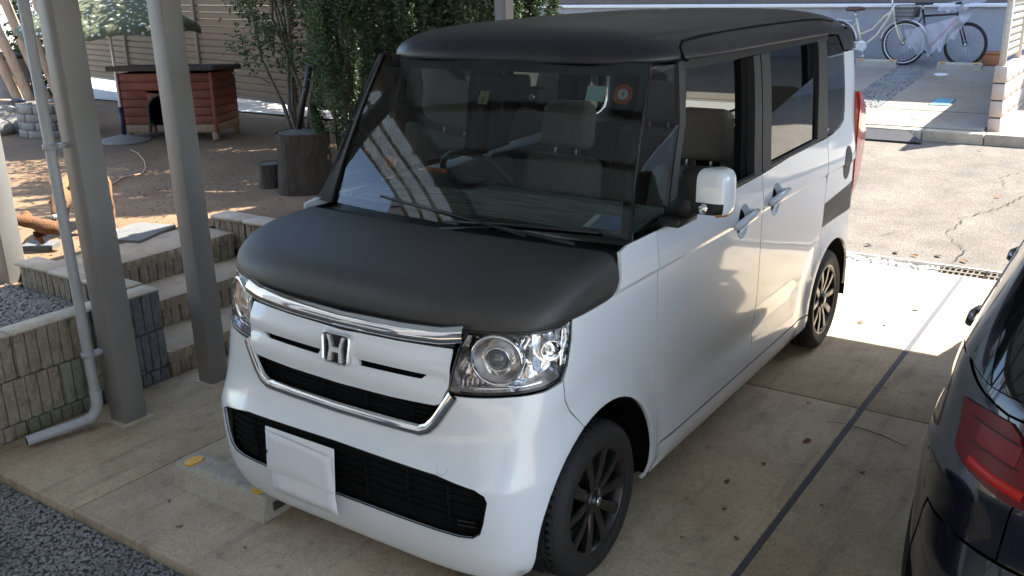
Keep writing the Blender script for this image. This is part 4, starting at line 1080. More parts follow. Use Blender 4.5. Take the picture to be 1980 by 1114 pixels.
# black drop of the roof over the rear side corner, and ditch lines
for sg in (1, -1):
    q = YZ([(2.36, 1.700), (2.52, 1.690), (2.605, 1.605)])+[fy(2.92, 1.605), (fy(2.92, 1.7)[0]+.12, 1.615), (fy(2.92, 1.7)[0]+.12, 1.715), fy(2.87, 1.715)]
    panel(NB, 'roof_rear_corner', q if sg > 0 else mirror_poly(q), M['wraproof'], car, off=.004, gap=0)
    l = [(x, y) for x, y in [(RA*.935*sg, .74), (RA*.905*sg, .80), (RA*.90*sg, 1.0), (RA*.895*sg, 1.6), (RA*.89*sg, 2.2), (RA*.90*sg, 2.42), (RA*.94*sg, 2.56)]]
    l3 = [(x, y, roof_z(x, y)+.001) for x, y in l]; l3 = [(RA*sg, .715, roof_z(RA*.995*sg, .715)), (RA*.975*sg, .722, roof_z(RA*.975*sg, .722)+.001)]+l3
    MB().tube(l3, .0055, 6).build('roof_ditch_trim', M['inner'], car)
MB().add(*patch(lambda u, v: Vector((u*.60, .56+2.2*v, 1.70-.02*u*u)), 6, 6), 0, True).build('headliner', M['headliner'], car)

# --- wipers
def wiper(p0, p1, p2, nm='wiper'):
    b = MB().tube([p0, p1], [.010, .006], 6); b.tube([Vector(p1)+(Vector(p2)-Vector(p1))*-.75, Vector(p1)+(Vector(p2)-Vector(p1))*0+Vector((0, -.006, .008)), p2], [.005, .008, .005], 6); b.build(nm, M['blacktrim'], car)
wz = lambda u, v: ws(u, v)+Vector((0, -.022, .004))
wiper(tuple(wz(.78, .0)+Vector((0, -.05, .0))), tuple(wz(.05, .045)), tuple(wz(-.55, .10)))
wiper(tuple(wz(-.05, -.03)+Vector((0, -.03, 0))), tuple(wz(.35, .035)), tuple(wz(.86, .055)))
# --- mirrors
for sg in (1, -1):
    mr = bpy.data.objects.new('door_mirror', None); COL.objects.link(mr); mr.parent = car
    fl = lambda b: setattr(b, 'v', [(sg*x, y, z) for x, y, z in b.v]) or (setattr(b, 'f', [q[::-1] for q in b.f]) if sg < 0 else None)
    b = MB().rbox((.712, .40, 1.160), (.80, .56, 1.192), .012, 2); b.tube([(.735, .475, 1.18), (.785, .49, 1.225), (.82, .50, 1.25)], [.040, .045, .05], 12); fl(b); b.build('mirror_base', M['blacktrim'], mr)
    # housing: superellipsoid shell, black lower and inner, white cap outside top
    def sup(u, v, cx, cy, cz, ax, ay, az, e1=.45, e2=.6):
        c = lambda w, m: math.copysign(abs(math.cos(w))**m, math.cos(w)); s = lambda w, m: math.copysign(abs(math.sin(w))**m, math.sin(w))
        return Vector((cx+ax*c(v, e1)*c(u, e2), cy+ay*c(v, e1)*s(u, e2), cz+az*s(v, e1)))
    def shell(u0, u1, v0, v1, g, nm, m, cx=.870, ax=.070):
        vv, ff = patch(lambda a, c: sup(a, c, cx, .505, 1.280, ax+g, .056+g, .080+g), 22, 14, u0, u1, v0, v1)
        b = MB().add(vv, ff, 0, True); fl(b); return b.build(nm, m, mr)
    shell(-math.pi, math.pi, -1.57, 1.57, 0, 'mirror_housing', M['blacktrim'], .846, .094)
    shell(-1.86, 1.2, -.10, 1.57, .004, 'mirror_cap', M['paint'])
    shell(-.75, 1.2, -.75, -.08, .004, 'mirror_cap_lower', M['paint'])
    b = MB().rbox((.815, .556, 1.215), (.925, .564, 1.342), .01, 2); fl(b); b.build('mirror_glass', M['chrome'], mr)
    b = MB().lathe([(.017, 0), (.017, .012), (.013, .015), (.0005, .016)], 16, mtx=frame_to((.868, .440, 1.232), (.1, -1, -.1))); fl(b); b.build('mirror_lamp', M['silver'], mr)
    b = MB().tube([(.90, .47, 1.205), (.925, .50, 1.205), (.93, .53, 1.21)], .007, 6); fl(b); b.build('mirror_turn_lens', M['amber'], mr)
    if sg < 0: mr.matrix_world = Matrix.Translation((-.735, .50, 0)) @ Matrix.Rotation(R(-74), 4, 'Z') @ Matrix.Translation((.76, -.50, 0))

# --- interior
dv, df_ = patch(lambda u, v: Vector((u*(.64), .225+.045*u*u+.44*v, 1.118+.055*math.sin(math.pi*(.05+.62*v))-.02*u*u)), 16, 8)
MB().add(dv, df_, 0, True).rbox((-.66, .60, .70), (.66, .70, 1.145), .03, 2).build('dashboard', M['dash'], car)
dm = mat('striped_dash_mat', (.055, .06, .05), .95)
n_ = dm.node_tree.nodes; l_ = dm.node_tree.links
tcn = n_.new('ShaderNodeTexCoord'); mpn = n_.new('ShaderNodeMapping'); mpn.inputs['Scale'].default_value = (3, 60, 3); nsn = n_.new('ShaderNodeTexNoise'); nsn.inputs['Scale'].default_value = 2.2; nsn.inputs['Detail'].default_value = 3
rpn = n_.new('ShaderNodeValToRGB'); rpn.color_ramp.elements[0].color = (.10, .11, .09, 1); rpn.color_ramp.elements[1].color = (.26, .26, .215, 1); rpn.color_ramp.elements[0].position = .42; rpn.color_ramp.elements[1].position = .60
l_.new(tcn.outputs['Object'], mpn.inputs[0]); l_.new(mpn.outputs[0], nsn.inputs['Vector']); l_.new(nsn.outputs['Fac'], rpn.inputs[0]); l_.new(rpn.outputs[0], n_['Principled BSDF'].inputs['Base Color'])
dv, df_ = patch(lambda u, v: Vector((.08+u*.46, .270+.03*u*u+.37*v, 1.124+.055*math.sin(math.pi*(.11+.53*v))-.02*(u*.46+.08)**2/.41)), 16, 8)
MB().add(dv, df_, 0, True).build('dash_mat', dm, car)
dv, df_ = patch(lambda u, v: Vector((-.52+u*.13, .285+.22*v, 1.122+.055*math.sin(math.pi*(.13+.32*v))-.02*(u*.13-.52)**2/.41)), 8, 6)
MB().add(dv, df_, 0, True).build('dash_mat', dm, car)
MB().rbox((-.62, .50, 1.10), (-.16, .70, 1.195), .035, 3).build('instrument_hood', M['dashdark'], car)
# steering wheel (right-hand drive)
mt = frame_to((-.38, .84, 1.13), (0, .82, .57))
b = MB().tube([mt @ Vector((.18*math.cos(2*math.pi*k/32), .18*math.sin(2*math.pi*k/32), 0)) for k in range(32)], .015, 8, closed=True)
b.rbox((-.07, -.05, -.03), (.07, .05, .01), .02, 2, mtx=mt)
for a in (0, 180, 270): b.tube([mt @ Vector((0, 0, -.01)), mt @ Vector((.17*math.cos(R(a)), .17*math.sin(R(a)), 0))], .014, 6)
b.build('steering_wheel', M['dashdark'], car)
MB().tube([(-.38, .84, 1.12), (-.38, .66, 1.0)], .03, 8).build('steering_column', M['dashdark'], car)
def seat(x, y, w=.48, front=True):
    s = bpy.data.objects.new('seat', None); COL.objects.link(s); s.parent = car; s.location = (x, y, .42)
    MB().rbox((-w/2, -.10, .0), (w/2, .42, .20), .06, 3).build('cushion', M['seat'], s)
    tilt = Matrix.Translation((0, .40, .15)) @ Matrix.Rotation(R(-14), 4, 'X')
    MB().rbox((-w/2, -.06, 0), (w/2, .10, .60), .06, 4, mtx=tilt, taper=.88).build('backrest', M['seat'], s)
    MB().rbox((-.15, -.03, .63), (.15, .09, .87), .05, 4, mtx=tilt, taper=.9).build('headrest', M['seat'], s)
    for xx in (-.06, .06): MB().tube([tilt @ Vector((xx, .03, .55)), tilt @ Vector((xx, .03, .70))], .007, 6).build('headrest_post', M['alumetal'], s)
    return s
seat(.36, .98); seat(-.36, .98); seat(.34, 2.0, .56); seat(-.34, 2.0, .56)
MB().box((-.62, .60, .30), (.62, 2.8, .34)).build('floor_pan', M['seatdark'], car)
# door linings and far window sills
for sg in (1, -1):
    panel(NB, 'door_lining', (lambda q: q if sg > 0 else mirror_poly(q))(YZ([(.5, .45), (2.2, .62), (2.2, 1.175), (.5, 1.15)])), M['seatdark'], car, off=-.085, thick=0, gap=0, step=.1)
for sg in (1, -1):
    q = [fy(2.64, 1.19), (fy(2.952, 1.0)[0]+.17, 1.10), (fy(2.952, 1.0)[0]+.17, 1.42), fy(2.62, 1.62)]
    panel(NB, 'rear_pillar_lining', q if sg > 0 else mirror_poly(q), M['seatdark'], car, off=-.05, thick=0, gap=0, step=.06)
    q = [fy(2.30, .62), (NB.s2, .62), (NB.s2, 1.13), fy(2.30, 1.19)]
    panel(NB, 'load_bay_lining', q if sg > 0 else mirror_poly(q), M['seatdark'], car, off=-.07, thick=0, gap=0, step=.08)
# rear-view mirror, camera, visors
MB().rbox((-.12, .50, 1.575), (.12, .53, 1.645), .015, 2).tube([(0, .515, 1.64), (0, .48, 1.70)], .010, 6).build('rear_view_mirror', M['dashdark'], car)
MB().rbox((.09, .49, 1.53), (.17, .55, 1.60), .01, 2).build('dash_camera', M['dashdark'], car)
MB().lathe([(.013, 0), (.013, .006), (.010, .007), (.0005, .004)], 16, mtx=frame_to((.145, .489, 1.565), (0, -1, -.1))).build('camera_lens', M['chrome'], car)
for sg in (1, -1): MB().rbox((sg*.34-.20, .57, 1.66), (sg*.34+.20, .72, 1.68), .008, 2).build('sun_visor', M['headliner'], car)
# stickers on the glass
def wsq(u0, u1, v0, v1, m, nm, d=.0045):
    MB().add(*patch(lambda u, v: ws(u, v)+Vector((0, d, -d*.4)), 4, 4, u0, u1, v0, v1), 0, True).build(nm, m, car)
M['stickaqua'] = mat('aqua_sticker', (.80, .95, .92), .6); M['stickred'] = mat('orange_red_sticker', (.72, .14, .05), .6); M['stickyellow'] = mat('yellow_sticker', (.50, .46, .22), .6)
wsq(.655, .765, .775, .862, M['stickaqua'], 'sticker')
def disc_ws(u, v, r, m, nm, d, r0=0):
    b = MB(); n = 28; vv = []; 
    for k in range(n):
        a = 2*math.pi*k/n
        for q in (r0, r): vv.append(ws(u+q*math.cos(a)/.63, v+q*math.sin(a)/.64)+Vector((0, d, -d*.4)))
    ff = [(2*k, 2*k+1, 2*((k+1) % n)+1, 2*((k+1) % n)) for k in range(n)] if r0 else [tuple(2*k+1 for k in range(n))]
    b.add(vv, ff).build(nm, m, car)
disc_ws(.872, .822, .036, M['stickred'], 'round_sticker', .0040); disc_ws(.872, .822, .019, M['stickaqua'], 'round_sticker_centre', .0030)
wsq(-.05, .02, .72, .80, M['stickyellow'], 'sticker')
def text_ws(s, u, v, size, m, d):
    cu = bpy.data.curves.new('digit', 'FONT'); cu.body = s; cu.size = size; cu.align_x = 'CENTER'; cu.align_y = 'CENTER'
    to = bpy.data.objects.new('digit_curve', cu); me = bpy.data.meshes.new_from_object(to); bpy.data.objects.remove(to)
    me.materials.clear(); o = link('sticker_digit', me, m, car)
    p = ws(u, v); du = (ws(u+.05, v)-ws(u-.05, v)).normalized(); dv = (ws(u, v+.05)-ws(u, v-.05)).normalized(); nn = du.cross(dv)
    o.matrix_world = Matrix(((du.x, dv.x, nn.x, p.x), (du.y, dv.y, nn.y, p.y+d), (du.z, dv.z, nn.z, p.z-d*.4), (0, 0, 0, 1)))
text_ws('4', .872, .822, .034, M['stickred'], .0018); text_ws('8', -.015, .745, .035, M['dashdark'], .003); text_ws('1', -.015, .783, .02, M['dashdark'], .003)
# blue and white leaflet on the dash
M['leafletblue'] = mat('blue_leaflet', (.10, .20, .42), .5, col2=(.30, .38, .5), vscale=14); 
MB().add([(.50, .30, 1.150), (.60, .33, 1.146), (.59, .44, 1.168), (.49, .41, 1.172)], [(0, 1, 2, 3)]).build('leaflet', M['leafletblue'], car)
MB().add([(.475, .295, 1.151), (.50, .302, 1.1515), (.49, .412, 1.173), (.47, .405, 1.173)], [(0, 1, 2, 3)]).build('leaflet_edge', M['paper'], car)
MB().rbox((-.62, .72, 1.12), (-.50, .78, 1.19), .015, 2).build('red_pouch', M['stickred'], car)
# ================================================================== DARK BLUE HATCHBACK (faces away)
gf = thing('hatchback_car', 'dark navy blue hatchback seen from its rear left corner at the right edge', 'car', (2.572, 3.06, 0), math.pi)
def gf_bump(y, z):
    v = 0
    for cy in (0, 2.62):
        r = math.hypot(y-cy, z-.315); v += .016*math.exp(-((r-.36)/.05)**2)*(z > .2)
    v += .010*math.exp(-((z-.735)/.02)**2) - .012*math.exp(-((z-.62)/.07)**2)*max(0, min(1, (y-.5)/.2))*max(0, min(1, (2.25-y)/.2))
    return v
GF = Skin(.893, .10, -.84, 2.55, 3.40, lambda z: 3.2, 3.3,
          herm([.16, .22, .30, .50, .73, .78, .95, 1.00, 1.20, 1.38, 1.42], [.09, .04, .012, .0, .002, .014, .045, .062, .150, .235, .27]),
          herm([.18, .25, .45, .60, .72, .80, .90, 1.0, 1.4], [.07, .02, .0, .03, .07, .14, .30, .35, .4]),
          herm([.18, .25, .40, .50, .55, .62, .72, .90, .97, 1.0, 1.36, 1.42], [.08, .02, .0, .01, .03, .055, .06, .11, .135, .15, .42, .50]), gf_bump)
def gY(l): return [GF.fy(y, z) for y, z in l]
ga_f = [p for p in arc(0, .315, .355, -14, 194, 28)]; ga_r = [p for p in arc(2.62, .315, .355, -14, 194, 28)]
def gsides(sg):
    mp = (lambda p: p) if sg > 0 else mirror_poly
    pn = lambda nm, p, m, **k: panel(GF, nm, mp(p), M[m], gf, **k)
    zb = .955
    frontf = [(0, .24)]+[GF.fx(.6, .24)]+gY([(-.345, .24)])+gY([p for p in ga_f if p[0] < -.0 and p[1] > .24][::-1])
    top_f = gY([p for p in ga_f if p[1] > .25])[::-1]
    pn('front_wing', [(0, .24), GF.fx(.6, .24)]+top_f+gY([(.40, .25), (.42, .94), (-.2, .90)])+[GF.fy(-.45, .80), GF.fx(.5, .74), (0, .74)], 'navy')
    pn('front_door', gY([(.425, .26), (1.36, .26), (1.36, .955), (.425, .94)]), 'navy')
    pn('rear_door', gY([(1.364, .26), (2.22, .26), (2.24, .42), (2.34, .60), (2.44, .70), (2.47, .962), (1.364, .956)]), 'navy')
    rt_ = gY([p for p in ga_r if p[1] > .25])
    rt_ = rt_ if rt_[0][0] < rt_[-1][0] else rt_[::-1]
    B = GF.bx; s_end = GF.s2
    lam = [GF.fy(3.105, .812), B(.745, .790), B(.717, .778), B(.66, .763), B(.614, .756), B(.575, .760), B(.590, .84), B(.622, .915), B(.645, .934), B(.70, .936), GF.fy(3.050, .928), GF.fy(3.078, .880)]
    edge = [B(.63, .60), B(.61, .76), B(.62, .85), B(.66, .945)]
    quarter = gY([(2.225, .26)])+rt_+[GF.fy(2.985, .42), GF.fy(3.02, .56), GF.fy(3.04, .605)]+edge+[GF.fy(3.08, .965)]+gY([(2.95, 1.0), (2.475, .962), (2.445, .70), (2.345, .60), (2.245, .42)])
    pn('rear_quarter', quarter, 'navy')
    pn('rear_bumper', [GF.fy(2.985, .26), (s_end, .24), (s_end, .60), B(.63, .597), GF.fy(3.045, .602), GF.fy(3.025, .56), GF.fy(2.99, .42)], 'navy', gap=.003)
    pn('tailgate', edge+[(s_end, .945), (s_end, .60)], 'navy', gap=.0025)
    L = panel(GF, 'tail_lamp', mp(lam), M['golflamp'], gf, off=.009, thick=.02, gap=.001, step=.02)
    strip(GF, 'brake_light_bar', [(sg*s, z) for s, z in [B(.728, .806), B(.68, .797), B(.63, .790), B(.592, .786)]], .026, .004, M['golflampbright'], L, off=.008, n=6)
    strip(GF, 'lamp_element', [(sg*s, z) for s, z in [B(.715, .872), B(.67, .868), B(.615, .862)]], .060, .002, M['golflampmid'], L, off=.0085, n=5)
    for zz in (.845, .900): strip(GF, 'lens_rib', [(sg*s, z) for s, z in [B(.735, zz+.004), B(.68, zz), B(.61, zz-.006)]], .004, .003, M['blackgloss'], L, off=.0095, n=3)
    pn('tailgate_top', [B(.66, .948), (s_end, .948), (s_end, .984), (GF.fy(3.06, .985)[0]+.045, .984), GF.fy(2.98, 1.0), GF.fy(3.085, .967)], 'navy', gap=.001)
    # glass
    pn('side_window', gY([(.62, .965), (1.33, .972), (1.36, 1.33), (1.10, 1.335)]), 'darkglass', thick=.006)
    pn('side_window', gY([(1.40, .972), (2.16, .978), (2.16, 1.34), (1.42, 1.338)]), 'darkglass', thick=.006)
    pn('side_window', gY([(2.19, .978), (2.46, .985), (2.42, 1.15), (2.30, 1.32), (2.19, 1.34)]), 'darkglass', thick=.006)
    pn('window_surround', gY([(.50, .945), (2.55, .966), (2.52, .985), (2.30, 1.352), (1.08, 1.345), (.50, .97)]), 'blackgloss', off=-.004, thick=.01)
    rg = [GF.fy(3.10, .985), (s_end, .985), (s_end, 1.335), GF.fy(2.86, 1.33)]
    rg[0] = (GF.fy(3.06, .985)[0]+.05, .985); rg[3] = (GF.fy(2.70, 1.33)[0]+.12, 1.33)
    pn('rear_window', rg, 'darkglass', thick=.006, off=.002, gap=.001)
    cpil = gY([(2.475, .966), (2.96, 1.003)])+[(GF.fy(3.06, .985)[0]+.04, .985), (GF.fy(2.70, 1.33)[0]+.11, 1.335), (GF.fy(2.70, 1.33)[0]+.11, 1.385)]+gY([(2.35, 1.385), (2.33, 1.34), (2.43, 1.15)])
    pn('rear_pillar', cpil, 'navy', gap=.001)
    strip(GF, 'side_crease_trim', [(sg*s, z) for s, z in gY([(.45, .965), (1.4, .972), (2.5, .985)])], .014, .006, M['alumetal'], gf, n=4)
    for hy in (1.22, 2.12):
        c = [GF.P(*GF.fy(hy+d, .835+e), o) for d, e, o in ((-.11, 0, .0), (-.10, .0, .030), (-.02, .003, .040), (.08, .004, .034), (.105, .004, .006))]
        c = [Vector((sg*q.x, q.y, q.z)) for q in c]
        MB().tube(c, [.010, .014, .015, .014, .010], 10).build('door_handle', M['navy'], gf)
    for cy in (0, 2.62):
        wheel('wheel', gf, (sg*.80, cy, .315), sg, .315, .20, .215)
        MB().lathe([(.365, -.28), (.365, .0)], 36, ang=R(208), mtx=Matrix.Translation((sg*.875, cy, .315)) @ Matrix.Rotation(R(90)*sg, 4, 'Y') @ Matrix.Rotation(R(76) if sg > 0 else R(-104), 4, 'Z')).lathe([(.365, -.28), (.04, -.28)], 36, mtx=Matrix.Translation((sg*.875, cy, .315)) @ Matrix.Rotation(R(90)*sg, 4, 'Y')).build('wheel_housing', M['inner'], gf)
    m_ = MB().rbox((.84, .46, .98), (.925, .66, 1.11), .035, 3); m_.v = [(sg*x, y, z) for x, y, z in m_.v]; m_.build('door_mirror', M['navy'], gf)
M['golflamp'] = mat('dark_red_lamp', (.12, .006, .006), .35, coat=.0, spec=.25); M['golflampbright'] = mat('bright_red_lamp', (.42, .012, .008), .35, spec=.3); M['golflampmid'] = mat('mid_red_lamp', (.17, .007, .006), .4, spec=.3)
gsides(1); gsides(-1)
MB().box((-.80, -.70, .17), (.80, 3.20, .22)).box((-.78, .42, .22), (.78, 2.2, .9)).box((-.70, 3.0, .25), (.70, 3.05, .9)).build('underbody', M['inner'], gf)
ZG = 1.383
GA = GF.A-GF.ds(ZG)
def groof_z(x, y):
    y0, y1, yf, yr_ = 1.6, 2.2, .95, 2.98
    n = 3.2
    if y < y0: r = ((abs(x)/GA)**n+((y0-y)/(y0-yf))**n)**(1/n)
    elif y > y1: r = ((abs(x)/GA)**n+((y-y1)/(yr_-y1))**n)**(1/n)
    else: r = abs(x)/GA
    return ZG+.07*max(0, 1-min(1, max(0, (r-.3)/.7))**2)**.6
def groof_out(k=1):
    pts = []
    for i in range(120):
        a = 2*math.pi*i/120; dx, dy = math.cos(a), math.sin(a); lo, hi = 0, 3
        for _ in range(30):
            m = (lo+hi)/2; x, y = dx*m, 1.9+dy*m; n = 3.2
            r = ((abs(x)/GA)**n+((1.6-y)/.65)**n)**(1/n) if y < 1.6 else ((abs(x)/GA)**n+((y-2.2)/.78)**n)**(1/n) if y > 2.2 else abs(x)/GA
            if r < k: lo = m
            else: hi = m
        pts.append((dx*lo, 1.9+dy*lo))
    return pts
cap('roof', groof_out(.999), groof_z, M['navy'], gf, .06, [groof_out(k) for k in (.98, .95, .9, .8)], .02)
def ghood_z(x, y):
    r = min(1, GF.rho(x, y, .80)); q = max(0, (r-.5)/.5); t = max(0, min(1, (y+.70)/1.25)); return .79+(.04+.155*t)*max(0, 1-q**2.2)**.5
ho = [(p.x*.985, p.y*.985 if p.y < 0 else p.y) for p in [GF.raw(GF.fy(.40, .80)[0]*i/50, .80) for i in range(-50, 51)]]
cap('bonnet', ho, ghood_z, M['navy'], gf, .06, [], .02)
MB().add(*patch(lambda u, v: Vector((u*(.76-.18*v), .38+.72*v-.10*(1-u*u)*(1-v), .955+.43*v)), 12, 8), 0, True).build('windscreen', M['darkglass'], gf)

# ================================================================== WHEEL STOPS
def wheel_stop(label, loc, rz=0, L=.55, W_=.17, H=.105, detail=True, group='concrete wheel stops'):
    t = thing('wheel_stop', label, 'wheel stop', loc, rz, group)
    prof = rounded([(-W_/2, 0), (W_/2, 0), (W_/2-.022, H), (-W_/2+.022, H)], [.002, .002, .03, .03], 4)
    b = MB(); e = Matrix(((0, 0, 1, 0), (1, 0, 0, 0), (0, 1, 0, 0), (0, 0, 0, 1)))
    b.prism(prof, -L/2, L/2, mtx=e)
    o = b.build('block', M['stopconc'], t); bv = o.modifiers.new('b', 'BEVEL'); bv.width = .008; bv.segments = 2; bv.limit_method = 'ANGLE'
    for sx in (-1, 1):
        MB().prism([(sx*(L/2-.07)+.032*math.cos(a)*(1 if math.cos(a)*sx > 0 else .9), -.02+.042*math.sin(a)) for a in [math.pi*2*k/20 for k in range(20)]], H-.002, H+.005).build('reflector', M['yellow'], t)
        MB().rbox((sx*L/2-.004, -.03, .028), (sx*L/2+.002, .03, .068), .002, 1).build('end_socket', M['mortar'], t)
    return t
wheel_stop('pale concrete wheel stop with yellow reflectors just ahead of the white bumper', (-.795, -.345, 0))
wheel_stop('concrete wheel stop hidden under the near front corner of the white car', (.70, -.36, 0))
rs = math.atan(.08)
for lb, x, y in (('far concrete wheel stop near the cream bicycle, left of the gravel strip', -1.47, 11.98), ('far concrete wheel stop below the black bicycle, right of the gravel strip', -.35, 11.9)):
    w = wheel_stop(lb, (x, y, LOT(y)), 0, .56, .14, .10); w.rotation_euler = (rs, 0, 0)

# ================================================================== FAR SIDE: building, wall with fence, bicycles, covers
bd = thing('building', 'grey stucco building with dark siding and a white pipe across the street', 'building', (0, 12.76, 0))
MB().box((-14, 0, .5), (14, .4, 1.50)).build('wall_base', M['stucco'], bd)
for k in range(26):
    z = 1.56+k*.20; MB().add([(-14, .03, z), (14, .03, z), (14, .06, z+.20), (-14, .06, z+.20), (-14, .4, z), (14, .4, z), (14, .4, z+.2), (-14, .4, z+.2), (-14, .06, z), (14, .06, z)], [(0, 1, 2, 3), (3, 2, 6, 7), (0, 8, 9, 1)]).build('siding_board', M['darksiding'], bd)
MB().box((-14, .06, 1.5), (14, 6, 6.75)).build('wall_core', M['darksiding'], bd)
MB().rbox((-14, -.05, 1.50), (14, .03, 1.555), .01, 2).build('sill_band', M['whitemetal'], bd)
MB().tube([(.62, -.04, 1.42), (.62, -.04, 6)], .045, 10).rbox((.56, -.08, 1.40), (.68, 0, 1.47), .01, 1).build('downpipe', M['whitemetal'], bd)
for x in (-5.2, -4.1): MB().rbox((x-.07, -.06, .5), (x+.07, .0, 1.49), .005, 1).build('wall_pier', M['pinkblock'], bd)
bw = thing('boundary_wall', 'pink beige block wall with beige slatted fence across the street', 'wall', (.58, 8.42, 0))
for c in range(4):
    for k in range(8):
        y0 = k*.40; z0 = LOT(8.42)-.06+c*.175
        MB().rbox((0, y0+.003, z0+.003), (.12, y0+.397, z0+.172), .006, 1).build('block', M['pinkblock'], bw)
MB().box((.006, .004, .3), (.114, 3.19, LOT(8.42)+.63)).build('mortar_core', M['mortar'], bw)
zt = LOT(8.42)+.645
for y in (.05, 1.1, 2.1, 3.1): MB().rbox((.03, y-.025, zt-.03), (.09, y+.025, zt+.66), .004, 1).build('fence_post', M['fencealu'], bw)
for k in range(8): MB().rbox((.045, .02, zt+.06+k*.073), (.065, 3.15, zt+.118+k*.073), .003, 1).build('fence_slat', M['fencealu'], bw)
MB().rbox((.03, .0, zt+.645), (.09, 3.16, zt+.675), .004, 1).build('fence_rail', M['fencealu'], bw)
cv_ = thing('utility_cover', 'light blue rectangular utility cover in the far parking bay', 'cover', (0, 0, 0))
x0, x1, y0, y1 = -.21, .0, 9.47, 9.86
MB().add([(x0, y0, LOT(y0)+.006), (x1, y0, LOT(y0)+.006), (x1, y1, LOT(y1)+.006), (x0, y1, LOT(y1)+.006)], [(0, 1, 2, 3)]).build('lid', M['blueplast'], cv_)
for (a, b_, c, d) in ((x0-.012, x0, y0-.012, y1+.012), (x1, x1+.012, y0-.012, y1+.012), (x0, x1, y0-.012, y0), (x0, x1, y1, y1+.012)):
    MB().add([(a, c, LOT(c)+.008), (b_, c, LOT(c)+.008), (b_, d, LOT(d)+.008), (a, d, LOT(d)+.008)], [(0, 1, 2, 3)]).build('frame', M['steel'], cv_)
rc = MB().lathe([(.0005, .010), (.075, .010), (.09, .004), (.09, -.01)], 24).lathe([(.03, .012), (.034, .012)], 16).build('round_cover', M['whitemetal']); rc.location = (-.50, 11.5, LOT(11.5)); rc.rotation_euler = (rs, 0, 0); tag(rc, 'round white inspection cover in the far parking bay', 'cover')
rc2 = MB().lathe([(.11, .005), (.125, .007), (.13, .004)], 28).lathe([(.0005, .004), (.11, .005)], 28).build('round_cover', M['farslab']); rc2.location = (-.12, 8.75, LOT(8.75)+.002); rc2.rotation_euler = (rs, 0, 0); tag(rc2, 'round concrete manhole cover in the sunlit apron across the street', 'cover')
pt = thing('planter_box', 'small terracotta planter box by the black bicycle front wheel', 'planter', (-.02, 12.35, LOT(12.35)))
MB().rbox((-.13, -.07, 0), (.13, .07, .17), .008, 1).build('pot', M['terracotta'], pt); MB().rbox((-.14, -.08, .15), (.14, .08, .185), .006, 1).build('rim', M['terracotta'], pt); MB().box((-.12, -.06, .16), (.12, .06, .187)).build('soil', M['soil'], pt)

def bike_wheel(parent, x, r, z, m_t, m_r):
    w = bpy.data.objects.new('wheel', None); COL.objects.link(w); w.parent = parent; w.location = (x, 0, z)
    circ = lambda q: [(q*math.cos(2*math.pi*k/40), 0, q*math.sin(2*math.pi*k/40)) for k in range(40)]
    MB().tube(circ(r-.017), .018, 8, closed=True).build('tyre', m_t, w); MB().tube(circ(r-.042), .011, 6, closed=True).build('rim', m_r, w)
    sp = MB()
    for k in range(28):
        a = 2*math.pi*k/28; s = .03 if k % 2 else -.03; sp.tube([(.02*math.cos(a+.8), s, .02*math.sin(a+.8)), ((r-.05)*math.cos(a), 0, (r-.05)*math.sin(a))], .0014, 3)
    sp.build('spokes', M['alumetal'], w); MB().tube([(0, -.05, 0), (0, .05, 0)], .02, 10).build('hub', M['alumetal'], w)
    return w
# cream city bicycle (front to +x)
y_b = 12.12
bk = thing('bicycle', 'cream city bicycle with brown saddle and wire basket against the grey wall', 'bicycle', (-1.66, y_b+.05, LOT(y_b)), R(-4)); bk.scale = (.89, .89, .89)
r_ = .345; bike_wheel(bk, .56, r_, r_, M['tyre'], M['whitemetal']); bike_wheel(bk, -.56, r_, r_, M['tyre'], M['whitemetal'])
BB = (-.10, 0, .29)
f = MB().tube([(.34, 0, .90), (.28, 0, .72), (.12, 0, .46), (-.02, 0, .34), BB], .019, 10).tube([(.335, 0, .84), (.22, 0, .76), (.05, 0, .56), (-.12, 0, .48), (-.17, 0, .50)], .016, 10)
f.tube([BB, (-.235, 0, .74)], .017, 10).tube([BB, (-.56, .05, r_)], .010, 6).tube([BB, (-.56, -.05, r_)], .010, 6).tube([(-.21, 0, .66), (-.56, .05, r_)], .008, 6).tube([(-.21, 0, .66), (-.56, -.05, r_)], .008, 6)
f.build('frame', M['bikecream'], bk)
MB().tube([(.34, 0, .92), (.375, 0, .76), (.40, .05, .70), (.47, .055, .50), (.56, .055, r_)], .013, 8).tube([(.375, 0, .76), (.40, -.05, .70), (.47, -.055, .50), (.56, -.055, r_)], .013, 8).build('fork', M['bikecream'], bk)
MB().tube([(.33, 0, .90), (.315, 0, 1.04)], .012, 8).tube([(.10, -.27, 1.05), (.22, -.24, 1.06), (.31, -.10, 1.04), (.315, 0, 1.04), (.31, .10, 1.04), (.22, .24, 1.06), (.10, .27, 1.05)], .011, 8).build('handlebar', M['alumetal'], bk)
MB().tube([(.09, -.27, 1.05), (.19, -.25, 1.06)], .016, 8).tube([(.09, .27, 1.05), (.19, .25, 1.06)], .016, 8).build('grips', M['saddle'], bk)
MB().tube([(-.235, 0, .74), (-.26, 0, .84)], .013, 8).build('seat_post', M['alumetal'], bk)
MB().rbox((-.40, -.09, .84), (-.17, .09, .91), .035, 3).rbox((-.22, -.035, .85), (-.10, .035, .905), .025, 3).build('saddle', M['saddle'], bk)
bs = MB()
for z, k in ((.70, .75), (.76, .83), (.82, .9), (.88, .96), (.935, 1.0)):
    bs.tube([(.42, -.15*k, z), (.42+.30*k, -.15*k, z), (.42+.30*k, .15*k, z), (.42, .15*k, z)], .004, 5, closed=True)
